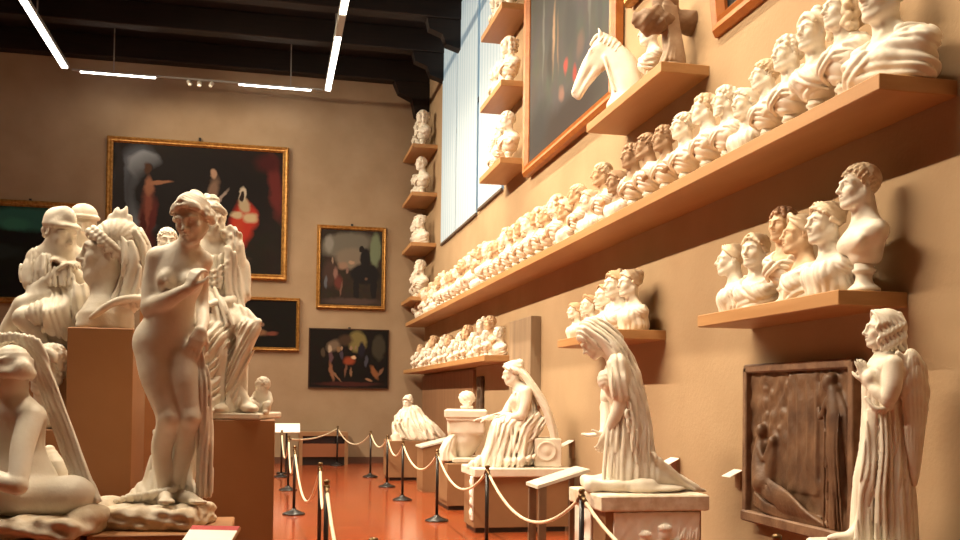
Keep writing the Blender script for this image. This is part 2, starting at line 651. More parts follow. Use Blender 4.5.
def hand(b, w, d, n, t=None, curl=(.35, .5, .4), s=1.0, side=1, spread=.12, k=.008):
    """w wrist, d towards the fingers, n the way the palm faces; the thumb leaves on side*(d x n)"""
    w = np.array(w, float)
    d = np.array(d, float)
    d /= np.linalg.norm(d)
    n = np.array(n, float)
    n -= d * (n @ d)
    n /= np.linalg.norm(n)
    t = np.cross(d, n) * side
    q = lambda a, bb, c: w + s * (d * a + t * bb + n * c)
    for i in range(4):
        o = .027 - .018 * i
        b.tube([q(.0, o * .5, 0), q(.05, o * .9, -.002), q(.085, o, 0)], [.017 * s, .0155 * s, .0105 * s], k=.012)
    L = (.070, .079, .073, .056)
    for i in range(4):
        o = .027 - .018 * i
        p = q(.085, o, 0)
        a = 0
        pts = [p]
        dd = d + t * spread * (1 - i * .66)
        dd /= np.linalg.norm(dd)
        for j, f in enumerate((.45, .31, .24)):
            a += curl[j] * (1 + .12 * i)
            p = p + s * L[i] * f * (dd * math.cos(a) + n * math.sin(a))
            pts.append(p)
        b.tube(pts, [.0105 * s, .0095 * s, .0085 * s, .0072 * s], k=k * .4)
    p0, p1 = q(.015, .022, .004), q(.045, .048, .012)
    p2 = p1 + s * .034 * (d * .75 + t * .3 + n * .5)
    p3 = p2 + s * .026 * (d * .85 - t * .05 + n * .5)
    b.tube([p0, p1, p2, p3], [.0175 * s, .013 * s, .0105 * s, .0085 * s], k=.008)
    return b


def folds(n, diag, amp, wob=3.0, seed=0):
    """cloth folds running round a body, of uneven width"""
    def f(th, z):
        u = n * th / (2 * PI) + diag * z + .18 * np.sin(wob * th + 9 * z + seed)
        u = u + .16 * np.sin(2 * PI * .31 * u + seed)
        return amp * (ridge(u) - .55) * (.75 + .25 * np.sin(2 * th + seed))
    return f


def bust_parts(hairstyle, drape, base, fem=True, seed=1, h=.0065, tilt=0, turn=0, wide=1.0):
    """meshes of one plaster bust: dict part -> mesh; base stands on z=0 and the face looks to -y"""
    z0 = .15 if base == 'socle' else (.10 if base == 'block' else 0)
    dz = z0 - .13
    out = {}
    b = Sculpt(h)
    w = wide
    cut = base == 'none'
    K = [(z0, 0, .01, .075 * w, .06), (z0 + .03, 0, .01, .115 * w, .08), (.25 + dz, 0, .0, .175 * w, .10), (.31 + dz, 0, .005, .19 * w, .10), (.345 + dz, 0, .012, .15 * w, .085), (.375 + dz, 0, .02, .08, .065)]
    if cut:
        K[0] = (0, 0, .01, .17 * w, .10)
        K[1] = (.05, 0, .01, .19 * w, .105)
    b.loft(K, k=.03)
    for m in (-1, 1):
        b.el((m * .165 * w, .01, .30 + dz), (.055, .06, .055), k=.05)
        b.el((m * .07, -.08 if drape == 'none' else -.06, .245 + dz), (.06, .04, .05) if fem else (.08, .03, .045), k=.04)
        b.tube([(m * .03, -.005, .42 + dz), (m * .10 * w, .02, .36 + dz)], [.03, .025], k=.04)
    hc = np.array((0, -.028, .555 + dz))
    Rh = rotm(rx=tilt, rz=turn)
    b.tube([(0, .022, .345 + dz), (0, .012, .42 + dz), tuple(hc + Rh @ np.array((0, .022, -.06)))], [.062, .048 if fem else .057, .050 if fem else .060], k=.045)
    for m in (-1, 1):
        b.tube([tuple(hc + Rh @ np.array((m * .055, .02, -.04))), (m * .015, -.055, .35 + dz)], [.014, .010], k=.03)
    head(b, hc, Rh, 1.0, fem=fem)
    out['body'] = b.mesh('bust_body')
    b = Sculpt(h)
    hair(b, hairstyle, hc, Rh, 1.0, seed)
    out['hair'] = b.mesh('bust_hair')
    if drape != 'none':
        b = Sculpt(h)
        if drape == 'toga':
            F = folds(5, 21, .15, 1.0, seed)
        elif drape == 'tunic':
            F = folds(18, 2, .11, 2.0, seed)
        else:
            F = folds(-5, 19, .14, 1.0, seed)
        K2 = [(a + (0.004 if i else 0), cx, cy, rx * 1.10 + .006, ry * 1.14 + .012) for i, (a, cx, cy, rx, ry) in enumerate(K)]
        b.loft(K2, fold=F, k=.008)
        for m in (-1, 1):
            b.el((m * .17 * w, .01, .30 + dz), (.060, .066, .056), k=.02, disp=lambda x, y, z: .007 * ridge(22 * x + 30 * z + 9 * y))
        if fem:
            for m in (-1, 1):
                b.el((m * .07, -.085, .25 + dz), (.066, .046, .056), k=.04, disp=lambda x, y, z: .006 * ridge(30 * x + (20 if drape != 'tunic' else 4) * z))
        if drape != 'tunic':                                       # rolled edge of the cloak
            e = 1 if drape == 'toga' else -1
            b.tube([(e * .13 * w, .05, .375 + dz), (e * .10 * w, -.05, .365 + dz), (0, -.125, .29 + dz), (-e * .10 * w, -.12, .225 + dz), (-e * .19 * w, -.03, .20 + dz)], [.018, .022, .021, .02, .014], k=.008, n=18)
            b.tube([(e * .16 * w, .03, .36 + dz), (e * .13 * w, -.06, .34 + dz), (.03 * e, -.128, .255 + dz), (-e * .08 * w, -.118, .195 + dz), (-e * .16 * w, -.03, .165 + dz)], [.013, .016, .016, .015, .012], k=.006, n=18)
        if drape == 'toga':
            b.el((.03, -.09, .36 + dz), (.085, .075, .075), k=.02, mode='s')
        else:
            b.el((0, -.07, .375 + dz), (.105, .085, .085), k=.02, mode='s')
        b.tube([(0, .05, .30 + dz), (0, .04, .7)], [.072, .06], k=.01, mode='s')
        out['drapery'] = b.mesh('bust_drapery')
    if z0 > 0:
        m = MB()
        if base == 'socle':
            m.lathe([(.085, 0), (.085, .02), (.078, .026), (.070, .034), (.052, .048), (.043, .07), (.043, .092), (.052, .106), (.062, .112), (.062, .124), (.052, .13), (.050, z0 + .03)], 28)
        else:
            m.box((-.075, -.065, 0), (.075, .065, z0 + .02), bev=.008)
        out['socle'] = m.mesh('bust_socle')
    return out
# ------------------------------------------------------------------ figure helpers
class Fig:
    """local frame of a statue: x across, y away, z up, in metres, measured off a perspective drawing: u units to the metre
    at the statue's axis, whose foot is at (gx, gy); what lies d behind the axis is drawn smaller"""
    def __init__(s, gx, gy, u):
        s.gx, s.gy, s.u = gx, gy, u

    def __call__(s, x, y, d=0.0):
        q = d / 960.
        return ((x - s.gx) / s.u + (x - 480) * q, d, (s.gy - y) / s.u + (373.4 - y) * q)

    def many(s, *p):
        return [s(*q) for q in p]


def along(P, path, n, amp, seed=0.0, ydir=.6, mask=None):
    """folds that run parallel to a falling line, given as drawing points (x, y); n folds to the metre across it"""
    q = sorted((P(x, y)[2], P(x, y)[0]) for x, y in path)
    zs, xs = [a for a, b in q], [b for a, b in q]

    def f(x, y, z):
        xc = np.interp(z, zs, xs).astype(np.float32)
        u = n * (x - xc + ydir * y) + .25 * np.sin(9 * z + 5 * y + seed)
        u = u + .17 * np.sin(2 * PI * .37 * u + seed)
        d = amp * (ridge(u) - .6)
        return d if mask is None else d * mask(x, y, z)
    return f


def make_venus(loc):
    P = Fig(180, 503, 191.)
    t = thing('marble_statue', 'standing nude woman statue covering her breast with one hand, on a rough oval plinth', 'statue', loc, -YAW)
    b = Sculpt(.0062)
    b.el(P(165, 336, .01), (.155, .115, .125), k=.05)
    b.el(P(171, 312, -.02), (.118, .092, .11), R=rotm(ry=-.1), k=.07)
    b.el(P(178, 276, -.01), (.128, .098, .150), R=rotm(ry=.12), k=.07)
    b.tube(P.many((157, 256, .0), (180, 254, .01), (202, 259, .05)), [.056, .06, .048], k=.05)
    b.tube(P.many((181, 258, .01), (187, 238, -.02)), [.058, .050], k=.05)
    b.tube(P.many((162, 254, .01), (184, 243, 0)), [.04, .03], k=.04)
    b.tube(P.many((200, 256, .03), (188, 244, 0)), [.04, .03], k=.04)
    for (x, y, d) in ((166, 279, -.098), (190, 280, -.085)):
        b.el(P(x, y, d), (.054, .048, .052), k=.03)
        b.el(P(x - .5, y + .5, d - .045), .010, k=.012)
    b.el(P(172, 322, -.118), (.008, .012, .012), k=.01, mode='s')
    # arm across the breast
    b.tube(P.many((156, 258, .0), (151, 282, -.01), (149, 306, -.05)), [.058, .052, .042], k=.03, n=8)
    b.tube(P.many((149, 306, -.05), (168, 298, -.13), (188, 287, -.175)), [.043, .043, .028], k=.02, n=8)
    hand(b, P(188, 287, -.175), (.35, -.02, .9), (.5, .8, 0), curl=(.45, .7, .5), side=-1, s=.95)
    # other arm down to the hip, hand gathers the cloth
    b.tube(P.many((199, 262, .07), (200, 285, .13), (201, 305, .13)), [.046, .042, .036], k=.03, n=8)
    b.tube(P.many((201, 305, .13), (203, 318, .05), (201, 329, -.05)), [.036, .034, .026], k=.02, n=8)
    hand(b, P(201, 329, -.05), (-.28, -.22, -.93), (-.4, .85, -.1), curl=(.30, .55, .5), side=1, s=1.08)
    # legs
    b.tube(P.many((155, 346, .0), (160, 375, -.03), (171, 415, -.06)), [.105, .096, .062], k=.05, n=12)
    b.tube(P.many((183, 350, .0), (187, 378, -.03), (193, 415, -.05)), [.088, .084, .058], k=.03, n=12)
    b.el(P(172, 418, -.085), (.04, .04, .045), k=.03)
    b.el(P(193.5, 417, -.075), (.038, .038, .042), k=.03)
    b.tube(P.many((171, 420, -.05), (164.5, 445, .0), (166, 470, .01), (168, 490, .015)), [.058, .056, .042, .033], k=.03, n=14)
    b.tube(P.many((192, 420, -.04), (188, 445, .02), (183, 470, .03), (182, 490, .03)), [.054, .052, .040, .032], k=.015, n=14)
    for (hx, tx, d0, d1, tz) in ((168, 170, .03, -.18, 1), (183, 201, .045, -.13, 1)):
        b.tube(P.many((hx, 497, d0 + .01), (hx + (tx - hx) * .5, 496, (d0 + d1) / 2 + .01), (tx, 500, d1 + .02)), [.034, .034, .022], k=.025, n=6)
        for i in range(5):
            a = (i - 2) * 3.4
            b.tube(P.many((tx + a * .7 - (tx - hx) * .12, 499.5, d1 + .035), (tx + a + (tx - hx) * .08, 501.0, d1 - .028 + abs(i - 1.2) * .009)), [.0125, .0095], k=.006)
    b.el(P(165, 397, .10), (.05, .05, .05), k=.05)
    hc = P(190, 216, -.05)
    Rh = rotm(rx=.40, ry=-.10, rz=-.20)
    head(b, hc, Rh, 1.0)
    obj('figure', b, PLASTER, t)
    b = Sculpt(.0062)
    hair(b, 'bun', hc, Rh, 1.04)
    b.frame(hc, Rh, 1.0)
    for i in range(13):
        a = PI * i / 12
        b.el((.070 * math.cos(a), -.062 + .016 * abs(math.cos(a)), .050 + .046 * math.sin(a)), .0165, k=.008)
    for m in (-1, 1):
        for (x, y, z, r) in ((.082, .01, .03, .022), (.086, .03, -.005, .022), (.078, .055, -.035, .024), (.07, .07, .0, .03)):
            b.el((m * x, y, z), r, k=.01)
    b.el((-.09, .05, .02), .026, k=.01)
    b.frame()
    obj('hair', b, PLASTER, t)
    # drapery: falls from the hip at one side and in folds behind the legs
    b = Sculpt(.0062)

    K = [(P(0, y)[2], P(x, 0)[0], d, rx / 191, ry) for (y, x, d, rx, ry) in ((350, 201, -.03, 1.6, .012), (366, 202.5, -.02, 5.5, .03), (390, 205, -.0, 8, .04), (430, 206, .02, 8, .05), (470, 207, .03, 7.5, .05), (495, 207.5, .03, 6.5, .04))]
    b.loft(K, k=.008)
    for (x0, x1, d, r) in ((198.5, 200.5, -.03, .011), (203, 203.5, -.05, .013), (207, 208, -.045, .014), (211, 213, -.02, .012)):
        b.tube(P.many((201 + (x0 - 204) * .25, 350, -.05), (201 + (x0 - 203) * .7, 365, -.04), (x0, 385, d - .01), ((x0 + x1) / 2 + .6, 430, d), (x1, 470, d), (x1, 494, d)), [.005, .009, r, r, r, r * .8], k=.006, n=26)

    def F2(th, z):
        return .13 * (ridge(8 * th / (2 * PI) + 1.2 * z) - .5)
    K = [(P(0, y)[2], P(x, 0)[0], d, rx / 191, ry) for (y, x, d, rx, ry) in ((385, 178, .13, 20, .04), (420, 174, .13, 21, .05), (450, 171, .13, 22, .06), (480, 164, .13, 25, .08), (497, 155, .12, 32, .12), (503, 150, .11, 36, .14))]
    b.loft(K, fold=F2, k=.01)
    for i in range(6):
        x = 118 + 7 * i
        b.tube(P.many((x, 501 - .3 * i, -.02 + .015 * i), (x + 14, 497 - 1.2 * i, -.04), (x + 28, 496 - 3 * i, .02), (162 - i, 470 - 8 * i, .10)), [.014, .018, .018, .012], k=.014, n=18)
    b.tube(P.many((186, 440, .1), (188, 470, .09), (196, 490, .05), (203, 500, .0)), [.03, .03, .028, .02], k=.03, n=12)
    b.grain(along(P, ((206, 345), (205, 420), (203, 500)), 26, .008, .5))
    obj('drapery', b, PLASTER, t)
    b = Sculpt(.012)
    b.box(P(163, 514, -.02), (.245, .225, .058), k=.02, rnd=.04, disp=lambda x, y, z: .010 * np.sin(23 * x + 5 * np.sin(31 * z)) * np.sin(27 * y + 2) + .006 * np.sin(61 * x + 3) * np.sin(70 * z + 9 * y))
    b.el(P(112, 504, .05), (.09, .12, .05), k=.04)
    b.loft([(P(0, 525)[2], 0, 0, .02, .02), (P(0, 524)[2], 0, 0, .02, .02)])
    obj('plinth', b, STONE, t)
    return t
def vf(n, amp, lean=0.0, seed=0.0):
    """hanging folds: n round the body, of uneven width, slightly wandering downwards"""
    def f(th, z):
        u = n * th / (2 * PI) + lean * z + .12 * np.sin(2 * th + 4 * z + seed)
        u = u + .17 * np.sin(2 * PI * .37 * u + seed)
        return amp * (.7 + .3 * np.sin(3 * th + seed)) * (ridge(u) - .55)
    return f


def square_slab(t, mt, x0, x1, y0, y1, z0, z1, name='base_slab'):
    """slab square to the room under a statue that is turned; offsets from the statue's foot"""
    o = obj(name, MB().box((x0, y0, z0), (x1, y1, z1), bev=.012), mt, t)
    o.rotation_euler = (0, 0, YAW)
    return o


def make_angel(loc):
    P = Fig(885, 543, 178.)
    t = thing('angel_statue', 'praying plaster angel with long wavy hair and folded wings, in profile', 'statue', loc, -YAW)
    Rh = rotm(rz=-1.72)
    hc = P(883, 328, -.01)
    b = Sculpt(.005)
    head(b, hc, Rh, .87)
    b.tube(P.many((884, 358, 0), (883, 345, -.005), (882, 336, -.005)), [.052, .044, .046], k=.03)
    b.tube(P.many((890, 364, -.12), (886, 358, 0), (888, 364, .12)), [.046, .055, .046], k=.03)
    b.loft([(P(0, y)[2], P(x, 0)[0], 0, rx / 178, ry) for (y, x, rx, ry) in ((356, 885, 13, .09), (366, 884, 17, .125), (385, 883, 19, .12), (405, 884, 18, .11), (420, 884, 18, .12))], k=.03)
    for q in (-.055, .055):
        b.el(P(869, 378, q), (.035, .045, .05), k=.03)
    # near arm and far arm, hands laid together
    b.tube(P.many((893, 366, -.135), (892, 386, -.155), (888, 400, -.150)), [.046, .042, .037], k=.02, n=8)
    b.tube(P.many((888, 400, -.150), (876, 391, -.10), (867.5, 380, -.035)), [.037, .034, .024], k=.015, n=8)
    b.tube(P.many((893, 366, .135), (890, 388, .155), (884, 400, .140)), [.046, .042, .037], k=.02, n=8)
    b.tube(P.many((884, 400, .140), (874, 390, .08), (866.5, 380, .02)), [.037, .033, .024], k=.015, n=8)
    hand(b, P(867.5, 381, -.032), (-.32, .06, .9), (0, 1, 0), curl=(.05, .12, .1), side=1, s=.82, spread=.05)
    hand(b, P(866.5, 381, .026), (-.32, -.06, .9), (0, -1, 0), curl=(.05, .12, .1), side=-1, s=.82, spread=.05)
    for (m, x) in ((-1, 852), (1, 854)):
        b.tube(P.many((884, 420, 0), (872, 470, m * .07), (864, 520, m * .08), (x, 536, m * .08)), [.10, .06, .045, .035], k=.04, n=14)
    b.el(P(843, 538, -.08), (.10, .04, .030), R=rotm(rz=.25), k=.02)
    b.el(P(846, 538, .08), (.10, .04, .030), k=.02)
    obj('figure', b, PLASTER, t)
    b = Sculpt(.0045)
    hair(b, 'long', hc, Rh, .90)
    obj('hair', b, PLASTER, t)
    b = Sculpt(.0052)
    K = [(P(0, y)[2], P(x, 0)[0], d, rx / 178, ry) for (y, x, d, rx, ry) in ((362, 886, 0, 15, .12), (370, 885, 0, 18.5, .14), (388, 884, 0, 20, .135), (402, 884, 0, 19.5, .125), (425, 884.5, 0, 20, .14), (450, 885, 0, 22, .155), (480, 884, 0, 27, .175), (510, 884, 0, 28.5, .19), (541, 884, 0, 30, .20))]
    b.loft(K, fold=vf(19, .15, .0, 1.0), k=.01)
    # the free leg pushes the cloth forward
    b.tube(P.many((877, 425, -.06), (871, 462, -.08), (866, 478, -.07), (864, 530, -.06)), [.06, .062, .055, .05], k=.05, n=12)
    for i in range(9):
        a = i / 8
        x = 862 + 46 * a
        d = -.16 * math.sin(PI * min(1, a * 1.1)) - .015
        b.tube(P.many((872 + 26 * a, 408, d * .75), (868 + 36 * a, 450, d * .95), (x - 1, 490, d * 1.08), (x - 2 + 3 * math.sin(i * 2.1), 539, d * 1.14)), [.007, .011, .013, .014], k=.006, n=16)
    for i in range(7):
        b.tube(P.many((868 + 1.5 * i, 410, -.09 - .006 * i), (866 + 1.6 * i, 440, -.125), (862 + 1.7 * i, 475, -.14 - .004 * i), (860 + 2 * i, 510, -.14), (856 + 2.6 * i, 540, -.15)), [.007, .010, .012, .012, .013], k=.005, n=20)
    b.tube(P.many((866, 398, -.10), (876, 409, -.135), (892, 407, -.13), (902, 398, -.08)), [.012, .015, .014, .01], k=.015, n=12)
    b.loft([(P(0, 366)[2], P(880, 0)[0], 0, .06, .05), (P(0, 352)[2], P(882, 0)[0], 0, .075, .08)], k=.01, mode='s')
    b.grain(along(P, ((884, 360), (884, 410), (880, 450), (874, 490), (872, 540)), 38, .010, .2, .5, lambda x, y, z: 1 / (1 + np.exp((z - P(0, 410)[2]) * 30))))
    for m in (-1, 1):                                             # sleeves
        b.tube(P.many((893, 364, m * .137), (892.5, 384, m * .158), (889, 397, m * .152)), [.054, .052, .047], k=.02, n=8)
    obj('robe', b, PLASTER, t)
    # wings: long blades with rows of feathers
    for m in (-1, 1):
        b = Sculpt(.0052)
        y0 = m * .125 - (.02 if m < 0 else -.02)
        xo = -11 if m < 0 else -9
        K = [(P(0, y)[2], P(x + xo, 0)[0], y0, rx / 178, ry) for (y, x, rx, ry) in ((348, 910, 2.5, .02), (354, 911.5, 6.5, .034), (366, 914, 11, .038), (388, 914.5, 13.5, .034), (410, 914.5, 12, .028), (440, 914, 9.5, .024), (465, 914, 6, .02), (481, 914, 2.8, .016), (485, 914, 1.2, .012))]

        def F(th, z):
            c = np.cos(th)
            v = ridge(9 * z + .9 * c * c)
            return .16 * (ridge(3.2 * (c + .1 * np.sin(8 * z)) + .3) - .5) + .10 * np.where(z > .75, v - .5, 0)
        b.loft(K, fold=F, k=.01)
        b.tube(P.many((909 + xo, 353, y0), (918 + xo, 362, y0), (925 + xo, 380, y0), (926 + xo, 405, y0)), [.016, .02, .017, .01], k=.015, n=10)
        b.tube(P.many((892, 384, m * .05), (908 + xo, 370, y0)), [.04, .035], k=.03)
        obj('wing', b, PLASTER, t)
    square_slab(t, PLASTER, -.33, .24, -.27, .27, -.06, .005)
    return t


def make_kneeler(loc):
    P = Fig(630, 491, 122.)
    t = thing('kneeling_statue', 'kneeling plaster woman under a long veil, head bowed, hands lowered', 'statue', loc, -YAW)
    hc = P(588.5, 341, -.0)
    Rh = rotm(rz=-1.45) @ rotm(rx=.72)
    b = Sculpt(.0065)
    head(b, hc, Rh, 1.12)
    b.tube(P.many((613, 362, .0), (604, 352, 0), (594, 344, 0)), [.09, .068, .064], k=.05)
    b.tube(P.many((612, 368, -.17), (614, 362, 0), (612, 368, .17)), [.075, .085, .075], k=.05)
    b.el(P(618, 385, 0), (.15, .18, .20), R=rotm(ry=.2), k=.06)
    b.el(P(626, 415, 0), (.15, .17, .18), k=.06)
    for q in (-.08, .08):
        b.el(P(601, 380, q), (.06, .07, .075), k=.04)
    b.tube(P.many((612, 368, -.18), (614, 388, -.21), (616, 404, -.20)), [.074, .066, .058], k=.03, n=8)
    b.tube(P.many((616, 404, -.20), (609, 421, -.17), (602, 435, -.12)), [.056, .05, .034], k=.02, n=8)
    hand(b, P(602, 435, -.12), (-.35, .15, -.95), (-.3, .9, 0), curl=(.25, .4, .3), side=1, s=1.15)
    b.tube(P.many((611, 368, .18), (606, 390, .20), (602, 408, .17)), [.07, .062, .056], k=.03, n=8)
    b.tube(P.many((602, 408, .17), (601, 424, .08), (599, 434, .0)), [.055, .048, .034], k=.02, n=8)
    hand(b, P(599, 434.5, .0), (-.98, -.1, -.12), (0, -.1, 1), curl=(.05, .15, .15), side=-1, s=1.15)
    obj('figure', b, PLASTER, t)
    b = Sculpt(.0065)
    hair(b, 'smooth', hc, Rh, 1.10)
    obj('hair', b, PLASTER, t)
    # gown: upright thighs, shins drawn back to the right
    b = Sculpt(.0068)
    K = [(P(0, y)[2], P(x, 0)[0], 0, rx / 122, ry) for (y, x, rx, ry) in ((388, 619, 18, .185), (402, 623, 17.5, .18), (425, 626, 20, .21), (450, 626, 22.5, .22), (470, 625, 24.5, .24), (484, 624, 26, .25))]
    b.loft(K, fold=vf(15, .17, .1, .4), k=.01)
    b.tube(P.many((626, 474, -.12), (650, 477, -.11), (672, 482, -.08), (692, 488, -.04)), [.12, .10, .07, .03], k=.05, n=14)
    b.tube(P.many((626, 474, .1), (650, 477, .1), (672, 482, .1), (688, 488, .09)), [.12, .10, .07, .04], k=.05, n=14)
    for i in range(8):
        b.tube(P.many((640 + 1.5 * i, 447 + 3.2 * i, -.13 - .006 * i), (652 + 2 * i, 459 + 2.9 * i, -.19 + .006 * i), (668 + 2.4 * i, 472 + 2.1 * i, -.17 + .012 * i), (680 + 2.4 * i, 484 + .8 * i, -.13 + .02 * i), (690 + 1.4 * i, 490, -.10 + .03 * i)), [.013, .020, .020, .016, .012], k=.008, n=18)
    for i in range(4):
        b.tube(P.many((606 + 4 * i, 410, -.13 - .02 * i), (602 + 5.5 * i, 440, -.175 - .012 * i), (600 + 6 * i, 484, -.20 - .012 * i)), [.010, .016, .019], k=.008, n=14)
    b.loft([(P(0, y)[2], P(x, 0)[0], 0, rx / 122, ry) for (y, x, rx, ry) in ((366, 613, 12, .20), (378, 615, 17, .205), (392, 617, 17.5, .20), (402, 621, 17, .19))], fold=vf(13, .10, .8, .7), k=.012)
    for q in (-.08, .08):
        b.el(P(601, 381, q), (.068, .075, .075), k=.03, disp=lambda x, y, z: .006 * ridge(26 * z + 9 * y))
    for m, pts in ((-1, ((612, 366, -.18), (614, 386, -.215), (615.5, 397, -.21))), (1, ((611, 366, .18), (607, 386, .2), (604, 398, .185)))):
        b.tube(P.many(*pts), [.086, .080, .074], k=.015, n=10)
        for i in range(5):
            b.tube(P.many((606 + 3 * i, 364 + i, m * .23), (607 + 3 * i, 380, m * .285), (608 + 3.5 * i, 398, m * .275)), [.008, .012, .009], k=.006, n=10)
    b.tube(P.many((606, 366, 0), (600, 352, 0)), [.085, .085], k=.01, mode='s')
    b.grain(along(P, ((600, 362), (606, 400), (603, 440), (600, 486)), 15, .014, 1.3, .3, lambda x, y, z: 1 / (1 + np.exp((x - P(655, 0)[0]) * 30))))
    obj('gown', b, PLASTER, t)
    # veil: hood over the brow, down the back in long folds
    b = Sculpt(.0062)
    b.frame(hc, Rh, 1.13)
    b.el((0, .024, .050), (.098, .116, .102), k=.02)
    b.frame()
    b.tube(P.many((586, 334, 0), (597, 342, 0), (609, 356, .0), (618, 376, 0), (624, 399, 0)), [.09, .105, .112, .115, .10], k=.06, n=16)
    b.loft([(P(0, y)[2], P(x, 0)[0], 0, rx / 122, ry) for (y, x, rx, ry) in ((362, 613, 9, .15), (385, 622, 10.5, .185), (405, 628, 10.5, .20), (430, 633.5, 11, .205), (460, 637.5, 11.5, .205), (482, 638.5, 10, .18))], k=.03)
    for i in range(11):
        q = i / 10
        d = -.06 - .15 * math.sin(PI * (.30 + .55 * q))
        e = 1 - .9 * abs(q - .4)
        b.tube(P.many((574 + 14 * q, 335 - 15 * q, -.10 * e), (588 + 13 * q, 345 - 20 * q, -.13 * e - .02), (604 + 12 * q, 358 - 18 * q, -.17 * e - .02), (613 + 13 * q, 378 - 13 * q, d * .86), (621 + 16 * q, 405 - 5 * q, d * .98), (626 + 19 * q, 440, d), (628 + 22 * q, 479, d * .95)), [.009, .013, .015, .017, .017, .017, .015], k=.003, n=36)
        b.tube(P.many((574 + 14 * q, 335 - 15 * q, .10 * e), (588 + 13 * q, 345 - 20 * q, .13 * e + .02), (604 + 12 * q, 358 - 18 * q, .17 * e + .02), (616 + 13 * q, 378 - 14 * q, -d * .86), (624 + 17 * q, 405 - 6 * q, -d * .98)), [.010, .014, .016, .018, .018], k=.006, n=18)
    for i in range(5):                                             # zigzag edge hanging by the arm
        b.tube(P.many((618 + 2 * i, 400 + 3 * i, -.235), (625 + 1.5 * i, 408 + 8 * i, -.25), (621 + 2 * i, 416 + 9 * i, -.255), (628 + i, 424 + 10 * i, -.25)), [.01, .014, .014, .01], k=.012, n=12)
    b.grain(along(P, ((590, 318), (602, 328), (616, 341), (630, 357), (640, 378), (647, 403), (651, 426), (652, 465), (650, 485)), 17, .020, .3, .35))
    b.frame(hc, Rh, 1.13)
    b.el((0, -.108, -.055), (.074, .105, .118), k=.012, mode='s')
    b.frame()
    b.tube(P.many((600, 372, 0), (598, 352, 0)), [.10, .10], k=.02, mode='s')
    obj('veil', b, PLASTER, t)
    b = Sculpt(.009)
    b.box(P(612, 484, 0), (.28, .30, .055), rnd=.045, k=.02, disp=lambda x, y, z: .012 * np.sin(9 * x + 4 * y) + .006 * np.sin(31 * x + 12 * y))
    b.el(P(645, 488, -.12), (.28, .2, .035), k=.03)
    obj('cushion', b, PLASTER, t)
    square_slab(t, STONE, -.45, .44, -.46, .34, -.115, .008)
    return t


